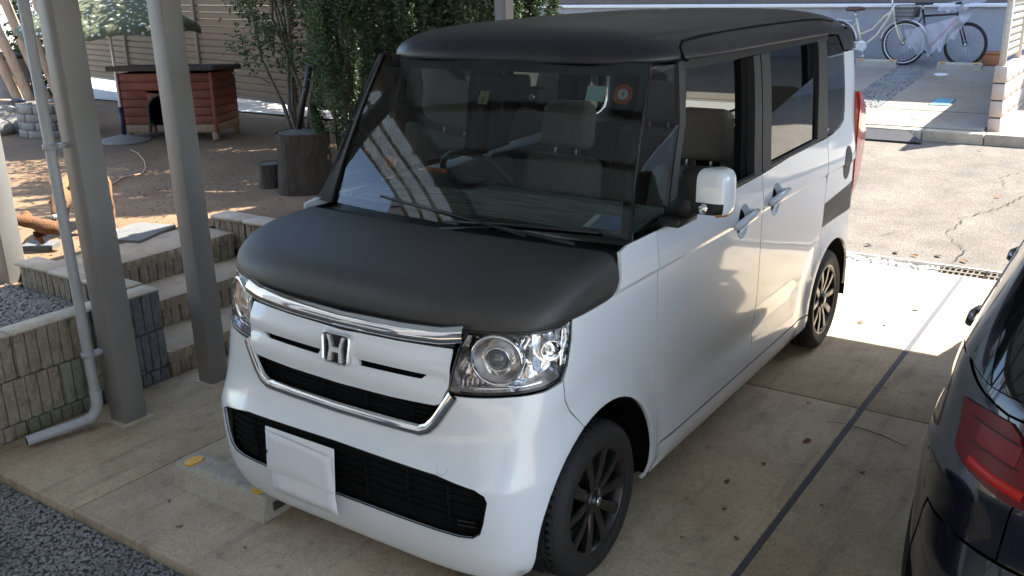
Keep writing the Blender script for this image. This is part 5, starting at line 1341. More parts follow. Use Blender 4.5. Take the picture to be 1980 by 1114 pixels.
for i in range(9):
    x = i/8; bs.tube([(.42+.225*x, -.112, .70), (.42+.30*x, -.15, .935)], .003, 4).tube([(.42+.225*x, .112, .70), (.42+.30*x, .15, .935)], .003, 4)
    bs.tube([(.42+.225*x, -.112, .70), (.42+.225*x, .112, .70)], .003, 4)
for i in range(7):
    y = -1+2*i/6; bs.tube([(.42, .112*y, .70), (.42, .15*y, .935)], .003, 4).tube([(.645, .112*y, .70), (.72, .15*y, .935)], .003, 4)
bs.build('basket', M['steel'], bk)
fd = MB()
for cx, a0, a1 in ((.56, 20, 175), (-.56, 0, 200)):
    fd.tube([(cx+(r_+.022)*math.cos(R(a0+(a1-a0)*k/18)), 0, r_+(r_+.022)*math.sin(R(a0+(a1-a0)*k/18))) for k in range(19)], .013, 6)
fd.build('mudguards', M['alumetal'], bk)
MB().lathe([(.0005, .045), (.085, .045), (.09, .040), (.085, .035)], 24, mtx=frame_to(BB, (0, -1, 0))).tube([(-.02, -.045, .33), (-.56, -.045, r_+.03), (-.58, -.045, r_-.03), (-.10, -.045, .22)], .012, 6).build('chain_guard', M['whitemetal'], bk)
MB().tube([(-.10, -.07, .29), (-.03, -.09, .14)], .008, 6).rbox((-.07, -.17, .125), (.01, -.09, .15), .006, 1).build('crank', M['alumetal'], bk)
MB().tube([(-.56, -.06, r_), (-.62, -.06, .02)], .009, 6).tube([(-.70, -.06, .70), (-.30, -.06, .69)], .007, 6).tube([(-.70, .06, .70), (-.30, .06, .69)], .007, 6).tube([(-.70, -.06, .70), (-.70, .06, .70)], .007, 6).tube([(-.66, -.06, .70), (-.56, -.06, r_)], .006, 5).build('carrier', M['alumetal'], bk)
# black road bicycle (front to +x), partly under a torn plastic sheet
rb = thing('bicycle', 'black road bicycle half covered by a torn plastic sheet', 'bicycle', (-.80, y_b+.12, LOT(y_b)), R(-14)); rb.scale = (.89, .89, .89)
r2 = .340; bike_wheel(rb, .52, r2, r2, M['tyre'], M['bikeblack']); bike_wheel(rb, -.48, r2, r2, M['tyre'], M['bikeblack'])
BB2 = (-.06, 0, .27)
MB().tube([(.34, 0, .80), (-.19, 0, .76)], .017, 10).tube([BB2, (-.215, 0, .86)], .016, 10).tube([BB2, (-.48, .05, r2)], .009, 6).tube([BB2, (-.48, -.05, r2)], .009, 6).tube([(-.19, 0, .76), (-.48, .05, r2)], .008, 6).tube([(-.19, 0, .76), (-.48, -.05, r2)], .008, 6).tube([(.33, 0, .86), (.365, 0, .72)], .020, 10).build('frame', M['bikeblack'], rb)
MB().tube([(.355, 0, .74), (.16, 0, .51), BB2], .020, 10).build('down_tube', M['bikered'], rb)
MB().tube([(.365, 0, .72), (.40, .05, .66), (.52, .055, r2)], .012, 8).tube([(.365, 0, .72), (.40, -.05, .66), (.52, -.055, r2)], .012, 8).build('fork', M['bikeblack'], rb)
MB().tube([(.33, 0, .86), (.42, 0, .94)], .014, 8).tube([(.42, -.26, .96), (.42, 0, .95), (.42, .26, .96)], .012, 8).tube([(.42, -.26, .96), (.50, -.27, .98)], .015, 8).build('handlebar', M['bikeblack'], rb)
MB().rbox((-.33, -.06, .93), (-.07, .06, .97), .018, 2).build('saddle', M['bikeblack'], rb); MB().tube([(-.215, 0, .84), (-.225, 0, .94)], .012, 8).build('seat_post', M['alumetal'], rb)
MB().rbox((-.34, -.05, .74), (-.27, .05, .90), .025, 3).build('saddle_bag', M['bikeblack'], rb)
MB().lathe([(.0005, .045), (.08, .045), (.08, .038)], 24, mtx=frame_to(BB2, (0, -1, 0))).tube([(-.06, -.07, .27), (.06, -.08, .16)], .008, 6).build('crank', M['bikeblack'], rb)
sh = bpy.data.materials.new('torn_plastic_sheet'); sh.use_nodes = True
n_ = sh.node_tree.nodes; l_ = sh.node_tree.links; pb = n_['Principled BSDF']; pb.inputs['Base Color'].default_value = (.62, .62, .66, 1); pb.inputs['Roughness'].default_value = .35
tp = n_.new('ShaderNodeBsdfTransparent'); mx2 = n_.new('ShaderNodeMixShader'); mx2.inputs[0].default_value = .42; l_.new(tp.outputs[0], mx2.inputs[1]); l_.new(pb.outputs[0], mx2.inputs[2]); l_.new(mx2.outputs[0], n_['Material Output'].inputs[0])
sv = []; sf = []; rnd = random.Random(5)
NU, NV = 40, 16
for j in range(NV+1):
    for i in range(NU+1):
        u, v = i/NU, j/NV
        x = -1.14+.90*u; zt_ = .50+.18*u+.10*u*u; low = .40*math.sin(math.pi*min(1, .12+.95*u))**.8*(1+.10*math.sin(37*u)+.06*math.sin(71*u+1))
        z = zt_-low*v
        fold = .022*math.sin(14*u+3*v)+.012*math.sin(33*u-5*v)
        sv.append((x+.02*v, -.12-.05*v*math.sin(math.pi*u)+fold, z))
for j in range(NV):
    for i in range(NU):
        a = j*(NU+1)+i; sf.append((a, a+1, a+NU+2, a+NU+1))
o = MB().add(sv, sf, 0, True)
tv = []; tf = []
for j in range(7):
    for i in range(25):
        u, v = i/24, j/6; x = -.74+.70*u; tv.append((x, -.05-.04*v+.014*math.sin(29*u+5*v), .84+.13*u-.13*v*math.sin(math.pi*(.2+.75*u))*(1+.15*math.sin(40*u))))
for j in range(6):
    for i in range(24): a = j*25+i; tf.append((a, a+1, a+26, a+25))
o.add(tv, tf, 0, True)
o = o.build('plastic_sheet', sh); o.location = (0, y_b+.02, LOT(y_b)); tag(o, 'torn translucent plastic sheet hanging over the black bicycle', 'plastic sheet')
# ================================================================== GARDEN
def leaf_cloud(n, pos, size, m, name, parent, seed=1, droop=0.):
    rnd = random.Random(seed); v = []; f = []
    for i in range(n):
        p = Vector(pos(rnd)); L = size*rnd.uniform(.6, 1.35); w = L*rnd.uniform(.32, .5)
        d = Vector((rnd.gauss(0, 1), rnd.gauss(0, 1), rnd.gauss(0, .7)-droop)).normalized(); s = d.orthogonal().normalized(); s = (Matrix.Rotation(rnd.uniform(0, 6.28), 3, d) @ s)
        nn = d.cross(s)*L*.12; b = len(v)
        v += [tuple(p), tuple(p+d*L*.5+s*w*.5+nn), tuple(p+d*L), tuple(p+d*L*.5-s*w*.5+nn)]; f += [(b, b+1, b+2), (b, b+2, b+3)]
    me = bpy.data.meshes.new(name); me.from_pydata(v, [], f); return link(name, me, m, parent)
def column_tree(label, x, y, h, r, n, m, seed, size=.035, group=None, z0=None, base=.0, stems=5):
    z0 = gz(x, y) if z0 is None else z0
    t = thing('columnar_shrub', label, 'shrub', (x, y, z0), 0, group)
    rnd = random.Random(seed); b = MB(); lines = []
    for k in range(stems):
        a = 2*math.pi*k/stems+rnd.random(); rr = r*rnd.uniform(.05, .4)
        pts = [(rr*.4*math.cos(a), rr*.4*math.sin(a), 0)]+[(rr*math.cos(a)*(.5+.5*q)+rnd.gauss(0, .02), rr*math.sin(a)*(.5+.5*q)+rnd.gauss(0, .02), h*q) for q in (.3, .6, .95)]
        b.tube(pts, [.022, .016, .011, .004], 6); lines.append(pts)
    b.build('stems', M['stem'], t)
    # upright sprays: leaves hug many thin vertical shoots
    shoots = []
    for k in range(int(34*r/.3*max(1, h/2.6))):
        a = rnd.uniform(0, 6.28); rr = r*math.sqrt(rnd.random()); z1 = rnd.uniform(base, h*.75); shoots.append((a, rr, z1, rnd.uniform(.35, .8), rnd.uniform(.025, .06)))
    def pos(q):
        a, rr, z1, L, w = q.choice(shoots); u = q.random(); z = z1+L*u
        taper = min(1, .70+.5*math.sin(math.pi*min(1, z/h*.9+.05))); k = rr*taper*(1+.10*math.sin(z*9+a*3))
        ww = w*(1-.6*u)
        return (k*math.cos(a)+q.gauss(0, ww), k*math.sin(a)+q.gauss(0, ww), min(z, h)+q.gauss(0, .02))
    leaf_cloud(n, pos, size, M[m], 'crown', t, seed)
    return t
# the leafy column beside the stump
column_tree('tall leafy green column shrub beside the tree stump', -3.13, 2.85, 2.9, .34, 36000, 'leaf', 11, .033)
hg = 'dark columnar shrubs behind the white car'
for i, (x, y, h, r, lb) in enumerate([(-2.48, 3.15, 5.0, .38, 'dark columnar shrub nearest the far side of the white car'), (-3.30, 3.75, 5.0, .40, 'dark columnar shrub directly behind the leafy green column'), (-2.75, 3.95, 5.0, .40, 'dark columnar shrub showing left of the front roof corner'), (-2.80, 4.62, 5.0, .40, 'dark columnar shrub above the middle of the black roof edge'),
                                       (-3.05, 5.0, 5.0, .42, 'dark columnar shrub in the back row behind the car roof'), (-3.85, 4.5, 5.0, .42, 'dark columnar shrub next to the brown fence')]):
    column_tree(lb, x, y, h, r, 34000, 'leafdark', 20+i, .05, hg)  # tops raised above the view and nearest shrub added to shade the garden
# multi-stem small tree in front of the fence
mt_ = thing('small_tree', 'thin multi-stemmed tree with drooping leaves in front of the brown fence', 'tree', (-4.55, 3.75, gz(-4.55, 3.75)))
rnd = random.Random(9); b = MB(); tips = []
for k in range(8):
    a = rnd.uniform(0, 6.28); lean = rnd.uniform(.12, .42); hh = rnd.uniform(1.7, 2.7)
    pts = [(.10*math.cos(a)*rnd.random(), .10*math.sin(a)*rnd.random(), -.02)]
    for q in (.25, .5, .75, 1): pts.append((lean*hh*q*math.cos(a)+rnd.gauss(0, .03), lean*hh*q*math.sin(a)+rnd.gauss(0, .03), hh*q))
    b.tube(pts, [.022, .018, .014, .010, .004], 7)
    for j in range(7):
        q = rnd.uniform(.35, 1); i0 = min(3, int(q*4)); p = Vector(pts[i0]).lerp(Vector(pts[i0+1]), q*4-i0); e = p+Vector((rnd.gauss(0, .22), rnd.gauss(0, .22), rnd.uniform(-.12, .2)))
        b.tube([p, p.lerp(e, .5)+Vector((0, 0, .03)), e], [.006, .004, .002], 4); tips.append(e)
b.build('trunk', M['stem'], mt_)
tips = [t for t in tips if t.z > .75]
def tpos(q):
    t = q.choice(tips); return (t.x+q.gauss(0, .07), t.y+q.gauss(0, .07), t.z+q.gauss(0, .06)-.02)
leaf_cloud(2600, tpos, .055, M['leaf'], 'crown', mt_, 4, .5)
def tpos2(q): return (q.gauss(0, .85), .25+q.gauss(0, .65), 1.62+abs(q.gauss(0, .55))+.25*math.hypot(q.gauss(0, .3), 0))
leaf_cloud(15000, tpos2, .075, M['leafdark'], 'upper_crown', mt_, 5, .4)  # leaf mass enlarged above the view to shade the garden
def big_tree(label, x, y, h, cz, r, n, seed):  # trees added beyond the fence, crowns out of view, to shade the garden
    t = thing('added_shade_tree', label, 'tree', (x, y, .45)); rnd = random.Random(seed); b = MB(); b.tube([(0, 0, 0), (.05, .02, h*.4), (0, .05, h*.9)], [.10, .08, .03], 9); cl = []
    for k in range(64):
        a = rnd.uniform(0, 6.28); q = rnd.uniform(.3, .95); rr = r*rnd.uniform(.35, 1)*math.sin(math.pi*min(1, max(.12, (q-.2)/.85)))
        e2 = Vector((rr*math.cos(a), rr*math.sin(a), h*q+.15)); b.tube([(0.02, .03, h*q*.85), e2*.5+Vector((0, 0, h*q*.45)), e2], [.03, .018, .005], 5); cl.append(e2)
    b.build('trunk', M['stem'], t)
    def pos(g):
        c0 = g.choice(cl); return (c0.x+g.gauss(0, .24), c0.y+g.gauss(0, .24), c0.z+g.gauss(0, .22))
    leaf_cloud(n, pos, .13, M['leafdark'], 'crown', t, seed)
big_tree('evergreen tree added beyond the brown fence to shade the doghouse', -5.3, 5.95, 5.0, 3, 1.8, 24000, 61); big_tree('evergreen tree added beyond the left end of the brown fence for shade', -7.9, 6.6, 5.2, 3, 2.0, 24000, 62)
# stumps and leaning dark pole
def stump(label, x, y, r, h, seed):
    t = thing('tree_stump', label, 'tree stump', (x, y, gz(x, y)-.01)); rnd = random.Random(seed); n = 34; v = []; f = []
    ph = [rnd.uniform(0, 6.28) for _ in range(4)]
    for j in range(7):
        z = h*j/6
        for k in range(n):
            a = 2*math.pi*k/n; rr = r*(1+.05*math.sin(3*a+ph[0])+.03*math.sin(7*a+ph[1])+.025*rnd.uniform(-1, 1)*(1 if k % 2 else .3)+.10*(1-j/6)**3*(1+.5*math.sin(5*a+ph[2])))
            v.append((rr*math.cos(a), rr*math.sin(a), z))
    for j in range(6):
        for k in range(n): f.append((j*n+k, j*n+(k+1) % n, (j+1)*n+(k+1) % n, (j+1)*n+k))
    MB().add(v, f, 0, False).build('bark', M['bark'], t)
    MB().lathe([(.0005, h+.004), (r*.5, h+.003), (r*.95, h-.004)], 30).build('cut_top', M['endgrain'], t)
stump('large cut tree stump at the foot of the leafy column shrub', -3.36, 2.60, .20, .47, 1); stump('small low cut log standing left of the large stump', -3.72, 2.58, .105, .20, 2)
o = MB().tube([(-3.47, 2.66, .90), (-3.24, 2.62, 1.42)], .022, 8).build('dark_pole', M['dashdark']); tag(o, 'short dark pole leaning on top of the large stump', 'pole')
# brown fence raised above the ground
fa, fb = Vector((-13.2, 6.75, 0)), Vector((-4.2, 4.98, 0)); fd_ = (fb-fa).normalized(); fn_ = Vector((fd_.y, -fd_.x, 0)); fl_ = (fb-fa).length
fe = thing('fence', 'tall brown horizontal board fence behind the red doghouse', 'fence', fa, math.atan2(fd_.y, fd_.x))
for k in range(26):
    z = .66+k*.085
    for j in range(4):
        x0 = fl_*j/4+.025; x1 = fl_*(j+1)/4-.025
        MB().add([(x0, 0, z), (x1, 0, z), (x1, .0, z+.055), (x0, .0, z+.055), (x0, .02, z+.082), (x1, .02, z+.082), (x0, .03, z), (x1, .03, z), (x0, .03, z+.082), (x1, .03, z+.082)], [(0, 1, 2, 3), (3, 2, 5, 4), (4, 5, 9, 8), (6, 7, 1, 0), (7, 6, 8, 9), (0, 3, 4, 8, 6), (1, 7, 9, 5, 2)]).build('board', M['siding'], fe)
for j in range(5): MB().rbox((fl_*j/4-.03, -.03, .42), (fl_*j/4+.03, .05, 2.95), .005, 1).build('post', M['fencepost'], fe)
MB().rbox((0, -.01, .62), (fl_, .03, .655), .004, 1).build('bottom_rail', M['fencepost'], fe)
# doghouse
dgx, dgy = -6.84, 4.02
dh = thing('doghouse', 'red boarded doghouse with a dark felt roof and arched doorway', 'doghouse', (-6.68, 3.98, .45), R(28))
Wd, Dd, Hd = 1.02, .60, .60
A_ = lambda x, zmin: None
for k in range(7):
    z0 = .08+k*.088; z1 = z0+.084
    m = M['redwood'] if k > 0 else M['barewood']
    # front face split by the doorway
    dx0, dx1 = -.22, .12
    if z0 < .48:
        MB().rbox((-Wd/2, -Dd/2, z0), (dx0, -Dd/2+.018, z1), .004, 1).build('front_board', m, dh); MB().rbox((dx1, -Dd/2, z0), (Wd/2, -Dd/2+.018, z1), .004, 1).build('front_board', m, dh)
    else: MB().rbox((-Wd/2, -Dd/2, z0), (Wd/2, -Dd/2+.018, z1), .004, 1).build('front_board', m, dh)
    for sx in (-1, 1): MB().rbox((sx*Wd/2-.009, -Dd/2+.019, z0), (sx*Wd/2+.009, Dd/2, z1), .004, 1).build('side_board', m, dh)
    MB().rbox((-Wd/2+.01, Dd/2-.018, z0), (Wd/2-.01, Dd/2, z1), .004, 1).build('back_board', m, dh)
arch_ = [(-.22, 0), (-.22, .22)]+[(-.05+.17*math.cos(a), .22+.17*math.sin(a)) for a in [math.pi*(1-k/10) for k in range(11)]]+[(.12, .22), (.12, 0)]
MB().tube([(x, -Dd/2-.004, .09+z) for x, z in arch_], .016, 6).build('door_trim', M['felt'], dh)
MB().add([(-.22, -Dd/2+.001, .30), (-.22, -Dd/2+.001, .50), (.12, -Dd/2+.001, .50), (.12, -Dd/2+.001, .30)]+[(-.05+.17*math.cos(math.pi*k/10), -Dd/2+.001, .31+.17*math.sin(math.pi*k/10)) for k in range(11)], [(2, 3, 4, 5, 6, 7, 8, 9), (1, 9, 10, 11, 12, 13, 14, 0)]).build('arch_board', M['redwood'], dh)
MB().box((-Wd/2+.02, Dd/2-.05, .08), (Wd/2-.02, Dd/2-.02, .68)).build('inside', M['inner'], dh)
for sx in (-1, 1):
    for sy in (-1, 1): MB().rbox((sx*(Wd/2-.03)-.03, sy*(Dd/2-.03)-.03, 0), (sx*(Wd/2-.03)+.03, sy*(Dd/2-.03)+.03, .10), .004, 1).build('foot', M['barewood'], dh)
for sx in (-1, 1): MB().rbox((sx*Wd/2-.025, -Dd/2-.008, .08), (sx*Wd/2+.012, -Dd/2+.024, .70), .004, 1).build('corner_trim', M['redwood'], dh)
b = MB().rbox((-Wd/2-.07, -Dd/2-.10, .70), (Wd/2+.07, Dd/2+.06, .755), .012, 2); b.v = [(x, y, z-.06*y) for x, y, z in b.v]; b.build('roof', M['felt'], dh)
# umbrella
um = thing('garden_umbrella', 'green garden umbrella with white spots standing beside the doghouse', 'umbrella', (-6.93, 3.42, .45))
mu = mat('spotted_umbrella_cloth', (.075, .082, .038), .85); n_ = mu.node_tree.nodes; l_ = mu.node_tree.links
tcn = n_.new('ShaderNodeTexCoord'); vr = n_.new('ShaderNodeTexVoronoi'); vr.inputs['Scale'].default_value = 17; vr.inputs['Randomness'].default_value = .8
ns2 = n_.new('ShaderNodeTexNoise'); ns2.inputs['Scale'].default_value = 30; ad = n_.new('ShaderNodeMath'); ad.operation = 'MULTIPLY_ADD'; ad.inputs[1].default_value = .25
l_.new(ns2.outputs['Fac'], ad.inputs[0]); l_.new(vr.outputs['Distance'], ad.inputs[2]); l_.new(tcn.outputs['Object'], vr.inputs['Vector']); l_.new(tcn.outputs['Object'], ns2.inputs['Vector'])
rp = n_.new('ShaderNodeValToRGB'); rp.color_ramp.elements[0].position = .355; rp.color_ramp.elements[1].position = .375; rp.color_ramp.elements[0].color = (.42, .45, .38, 1); rp.color_ramp.elements[1].color = (.075, .082, .038, 1)
l_.new(ad.outputs[0], rp.inputs[0]); l_.new(rp.outputs[0], n_['Principled BSDF'].inputs['Base Color'])
NS = 8; v = []; f = []
def canopy(a, q):
    k = a/(2*math.pi)*NS; fr = k-math.floor(k); sc = 1-.05*math.sin(math.pi*fr)*q
    r = .90*q*sc; z = 1.52-.38*q**1.7+.05*math.sin(math.pi*fr)*q*q-.0
    return (r*math.cos(a), r*math.sin(a), z)
nA, nQ = 64, 8
for j in range(nQ+1):
    for i in range(nA): v.append(canopy(2*math.pi*i/nA, max(.01, j/nQ)))
for j in range(nQ):
    for i in range(nA): f.append((j*nA+i, j*nA+(i+1) % nA, (j+1)*nA+(i+1) % nA, (j+1)*nA+i))
val = len(v)
for i in range(nA): x, y, z = canopy(2*math.pi*i/nA, 1); v.append((x*1.005, y*1.005, z-.07))
for i in range(nA): f.append((nQ*nA+i, nQ*nA+(i+1) % nA, val+(i+1) % nA, val+i))
MB().add(v, f, 0, True).build('canopy', mu, um)
for i in range(NS): MB().tube([canopy(2*math.pi*i/NS, q)[:2]+(canopy(2*math.pi*i/NS, q)[2]-.012,) for q in (.02, .35, .7, 1)], .006, 5).build('rib', M['whitemetal'], um)
MB().tube([(0, 0, .02), (.0, 0, 1.54)], .014, 10).build('pole', M['whitemetal'], um)
MB().tube([(0, 0, .03), (.0, 0, .36)], .026, 10).build('lower_sleeve', M['navyplastic'], um)
MB().lathe([(.0005, .075), (.05, .075), (.12, .055), (.24, .03), (.27, .012), (.26, 0)], 28).build('base', M['stone'], um)
# leash from the umbrella base to the dog
lp = [(-6.40, 3.12), (-6.1, 3.0), (-5.62, 2.73), (-5.35, 2.55), (-5.13, 2.36), (-5.10, 2.15), (-4.93, 1.92), (-4.55, 1.62), (-4.2, 1.35)]
o = MB().tube([(x, y, gz(x, y)+.012) for x, y in lp]+[(-4.0, 1.2, .66)], .007, 6).build('dog_leash', M['rope']); tag(o, 'thin brown leash running over the soil from the umbrella base', 'leash')
# dog: one continuous skin mesh
def skin_mesh(name, verts, edges, radii, m, parent, sub=2, root=0):
    me = bpy.data.meshes.new(name); me.from_pydata(verts, edges, []); o = link(name, me, m, parent)
    sk = o.modifiers.new('skin', 'SKIN'); sk.use_smooth_shade = True
    for i, r in enumerate(radii):
        d = me.skin_vertices[0].data[i]; d.radius = r if isinstance(r, tuple) else (r, r); d.use_root = (i == root)
    s = o.modifiers.new('sub', 'SUBSURF'); s.levels = sub; s.render_levels = sub
    return o
# local frame: +x towards the head (world: dog looks to -x/-y), origin on the ground
dog = thing('dog', 'brown and white dog chewing a toy, mostly hidden behind the near posts', 'dog', (-3.73, .97, .45), R(-55)); dog.scale = (.88, .88, .88)
V = [(-.20, 0, .36), (-.04, 0, .37), (.14, 0, .36), (.24, 0, .38), (.34, 0, .36), (.41, 0, .31), (.47, 0, .26), (.52, 0, .22),
     (.17, .075, .30), (.16, .14, .17), (.14, .215, .03), (.17, .24, .018),
     (.17, -.075, .30), (.20, -.085, .17), (.22, -.085, .03), (.26, -.085, .018),
     (-.21, .07, .30), (-.17, .085, .20), (-.24, .085, .11), (-.22, .085, .025), (-.18, .085, .016),
     (-.21, -.07, .30), (-.17, -.085, .20), (-.24, -.085, .11), (-.22, -.085, .025), (-.18, -.085, .016),
     (-.29, 0, .42), (-.33, 0, .52), (-.27, 0, .58)]
E_ = [(0, 1), (1, 2), (2, 3), (3, 4), (4, 5), (5, 6), (6, 7), (2, 8), (8, 9), (9, 10), (10, 11), (2, 12), (12, 13), (13, 14), (14, 15), (0, 16), (16, 17), (17, 18), (18, 19), (19, 20), (0, 21), (21, 22), (22, 23), (23, 24), (24, 25), (0, 26), (26, 27), (27, 28)]
Rr = [.095, .10, .115, .085, .075, .078, .048, .032, .05, .032, .024, .024, .05, .032, .024, .024, .06, .045, .026, .022, .022, .06, .045, .026, .022, .022, .035, .032, .022]
skin_mesh('body', V, E_, Rr, M['fur'], dog, 2, 1)
for sy in (1, -1):
    MB().add([(.36, sy*.035, .37), (.33, sy*.075, .355), (.36, sy*.085, .485), (.375, sy*.055, .375)], [(0, 1, 2), (1, 3, 2), (3, 0, 2), (0, 3, 1)], 0, True).build('ear', M['fur'], dog)
    MB().lathe([(.0005, .013), (.009, .009), (.011, 0)], 10, mtx=frame_to((.445, sy*.052, .315), (.6, sy*.8, .3))).build('eye', M['nose'], dog)
    q = MB().lathe([(.0005, .03), (.022, .022), (.030, 0), (.024, -.018), (.0005, -.02)], 12, mtx=Matrix.Translation((.165 if sy > 0 else .255, .24 if sy > 0 else -.085, .022)) @ Matrix.Diagonal((1.5, 1, .9, 1))); q.build('paw', M['furwhite'], dog)
skin_mesh('muzzle', [(.445, 0, .265), (.50, 0, .228), (.53, 0, .205)], [(0, 1), (1, 2)], [.040, .036, .024], M['furwhite'], dog, 2)
MB().lathe([(.0005, .018), (.014, .012), (.018, 0), (.010, -.012)], 12, mtx=frame_to((.545, 0, .215), (.8, 0, -.2))).build('nose', M['nose'], dog)
toy = thing('plush_toy', 'brown lumpy chew toy held in the mouth of the dog', 'toy', (-3.46, .50, .62), R(215))
tvv = [(0, 0, 0), (.09, 0, .02), (.17, .01, .04), (.24, .02, .055), (-.08, 0, -.02), (-.15, .01, -.06), (.12, -.07, .07), (.02, .03, -.07), (.0, .02, -.12)]
skin_mesh('body', tvv, [(0, 1), (1, 2), (2, 3), (0, 4), (4, 5), (1, 6), (0, 7), (7, 8)], [.045, .034, .045, .038, .042, .03, .028, .02, .012], M['toy'], toy, 2)
# slates and stones
def slab_stone(label, x, y, w, d, rz, h=.03, m='slate', z=None, cat='paving stone', nm='paving_stone', g=None):
    rnd = random.Random(int(x*100+y*10)); pts = rounded([(-w/2, -d/2+rnd.uniform(-.02, .02)), (w/2, -d/2), (w/2+rnd.uniform(-.03, .02), d/2), (-w/2, d/2+rnd.uniform(-.02, .02))], .02, 3)
    o = MB().prism(pts, 0, h).build(nm, M[m]); o.location = (x, y, gz(x, y)-.004 if z is None else z); o.rotation_euler = (0, 0, rz); tag(o, label, cat, g); return o
slab_stone('grey slate slab on the soil beside the top step', -3.32, 1.05, .34, .42, R(18)); slab_stone('small dark slate by the far left post', -3.55, .52, .20, .14, R(30))
# brick ring planter, stones, poles, pot at the far left
br = thing('brick_planter', 'low round brick planter ring in front of the wooden poles', 'planter', (-8.15, 3.42, .45))
rnd = random.Random(4)
bme = MB().rbox((-.105, -.05, 0), (.105, .05, .085), .008, 1)
for c in range(4):
    for k in range(11):
        a = 2*math.pi*(k+.5*(c % 2))/11; o = bme.build('brick', M['stone'], br) if (c == 0 and k == 0) else None
        if o is None: o = bpy.data.objects.new('brick', br.children[0].data); COL.objects.link(o); o.parent = br
        o.location = (.34*math.cos(a), .34*math.sin(a), c*.088); o.rotation_euler = (0, 0, a+R(90)+rnd.gauss(0, .04))
MB().lathe([(.0005, .32), (.31, .32)], 20).build('planter_soil', M['soil'], br)
for i, (x0, y0, x1, y1, r, lb) in enumerate([(-8.75, 3.45, -9.10, 3.02, .055, 'thick pale pole, leftmost of the leaning bundle'), (-8.62, 3.52, -8.95, 3.10, .06, 'second pale pole from the left in the leaning bundle'), (-8.50, 3.62, -8.80, 3.28, .05, 'third pale pole from the left in the leaning bundle'), (-8.42, 3.70, -8.62, 3.36, .045, 'fourth pale pole from the left in the leaning bundle'), (-8.38, 3.78, -8.45, 3.50, .05, 'fifth pale pole, just left of the grey downpipe'), (-8.30, 3.86, -8.30, 3.64, .04, 'rightmost thin pale pole of the leaning bundle')]):
    p0, p1 = Vector((x0, y0, .45)), Vector((x1, y1, 2.5)); rnd = random.Random(i)
    pts = [p0.lerp(p1, t)+Vector((rnd.gauss(0, .015), rnd.gauss(0, .015), 0)) for t in (0, .2, .4, .6, .8, 1)]
    o = MB().tube(pts, [r*rnd.uniform(.85, 1.1) for _ in pts], 10).build('wooden_pole', M['polewood']); tag(o, lb, 'pole', 'leaning wooden poles')
ico = bmesh.new(); bmesh.ops.create_icosphere(ico, subdivisions=2, radius=1)
ico.verts.index_update(); iv = [q.co.copy() for q in ico.verts]; jf = [[q.index for q in f_.verts] for f_ in ico.faces]; ico.free()
for i, (x, y, s, lb) in enumerate([(-8.75, 3.02, .19, 'rounded log-like stone at the far left below the poles'), (-9.3, 3.35, .26, 'large grey stone at the left edge under the trowel'), (-8.75, 3.35, .20, 'flat pale stone between the brick planter and the poles'), (-9.1, 3.05, .13, 'small stone in the sunlit soil at the left edge')]):
    vv = [(q.x*s*1.25*(1+.15*mnoise.noise((q.x*2+i*5, q.y*2, q.z*2))), q.y*s*(1+.15*mnoise.noise((q.x*2+i*5, q.y*2, 7))), q.z*s*.72) for q in iv]
    o = MB().add(vv, jf, 0, True).build('garden_stone', M['stone']); o.location = (x, y, .45+s*.35); o.rotation_euler = (0, 0, i); tag(o, lb, 'stone')
wp = thing('water_bin', 'tall grey plastic bin behind the leaning poles', 'bin', (-9.75, 3.75, .45)); MB().lathe([(.24, 0), (.30, .72), (.32, .74), (.31, .78), (.27, .78)], 24).build('body', M['stucco'], wp); MB().lathe([(.33, .76), (.34, .80), (.0005, .84)], 24).build('lid', M['dashdark'], wp)
# greenery closing the far left
for i, (x, y, h, r, lb) in enumerate([(-10.6, 4.6, 2.6, .6, 'leafy shrub behind the grey bin at the far left'), (-12.3, 4.2, 3.0, .8, 'leafy shrub at the far left edge behind the poles')]): column_tree(lb, x, y, h, r, 6000, 'leaf', 50+i, .08)
mw = thing('wire_rack', 'white wire rack standing behind the wooden poles', 'rack', (-9.2, 4.0, .45))
b = MB()
for k in range(5): b.tube([(-.3, 0, .9+.12*k), (.3, 0, .9+.12*k)], .008, 5)
for k in range(6): b.tube([(-.3+.12*k, 0, .0 if k in (0, 5) else .9), (-.3+.12*k, 0, 1.4)], .008, 5)
b.build('wires', M['whitemetal'], mw)
tl_ = thing('trowel', 'garden trowel with a navy handle lying across the stones', 'trowel', (-8.55, 3.2, .80), R(20)); MB().tube([(-.42, 0, .02), (-.02, 0, .02)], .016, 8).build('shaft', M['polewood'], tl_); MB().tube([(-.04, 0, .02), (.12, 0, .02)], .024, 8).build('handle', M['navyplastic'], tl_)
MB().add([(-.42, -.04, .02), (-.42, .04, .02), (-.30, .05, -.18), (-.30, -.05, -.18), (-.34, 0, -.26)], [(0, 1, 2, 4, 3)]).build('blade', M['alumetal'], tl_)
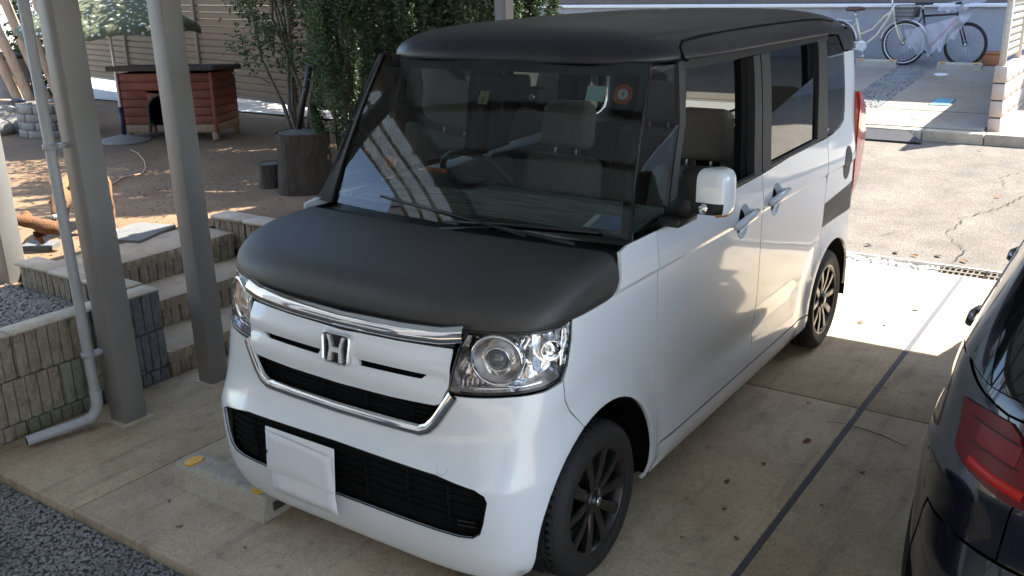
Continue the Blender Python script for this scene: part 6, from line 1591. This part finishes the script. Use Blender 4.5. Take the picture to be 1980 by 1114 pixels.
# ------------------------------------------------------------------ fallen leaves
rnd = random.Random(12)
def leaf_mesh():
    v = []; f = []
    for i in range(5):
        t = i/4; w = .020*math.sin(math.pi*min(1, t*.92+.06)); x = -.035+.07*t
        v += [(x, -w, .006*math.sin(5*t)+.008), (x, 0, .002+.004*math.sin(4*t)), (x, w, .004*math.cos(3*t)+.006)]
    for i in range(4): a = 3*i; f += [(a, a+3, a+4, a+1), (a+1, a+4, a+5, a+2)]
    me = bpy.data.meshes.new('fallen_leaf'); me.from_pydata(v, [], f); me.materials.append(M['leafdry']); return me
LM = leaf_mesh()
def fl(x, y, z, s, label, group):
    o = bpy.data.objects.new('fallen_leaf', LM); COL.objects.link(o); o.location = (x, y, z); s *= .75; o.scale = (s, s, s); o.rotation_euler = (rnd.gauss(0, .2), rnd.gauss(0, .2), rnd.uniform(0, 6.28)); tag(o, label, 'leaf', group)
for x, y, s in [(1.02, 1.35, .9), (.93, 1.05, .6), (.86, .82, .7), (.93, .62, .5), (1.24, .85, .4), (.80, 3.02, 1.0), (.93, 3.05, .6), (1.02, 3.42, .9), (1.30, 1.2, .5), (1.05, .45, .5), (.90, 1.75, .5), (.88, .35, .5)]:
    fl(x, y, .002, s, 'small dry brown leaf on the slab between the two cars', 'dry leaves on the slab')
for x, y, s in [(-.78, -.62, .5), (-.25, -.70, .6), (-.98, -.52, .4), (-.45, -.58, .35), (-.30, -.72, .4)]: fl(x, y, .002, s, 'small dry leaf on the slab in front of the wheel stop', 'dry leaves in front of the car')
for x, y, s in [(1.03, 6.3, 1.2), (.62, 4.62, 1.2), (.75, 4.60, 1.0), (.9, 4.66, 1.1), (1.08, 4.62, 1.2), (.40, 4.70, 1.0), (1.45, 5.0, .8)]: fl(x, y, slope(y)+.004, s, 'dry brown leaf on the sunlit road by the gutter', 'dry leaves on the road')
for x, y, s in [(-.02, 8.0, 1.6), (.62, 7.9, 1.0)]: fl(x, y, slope(y)+.006, s, 'dry leaf lying against the far kerb', 'dry leaves at the far kerb')
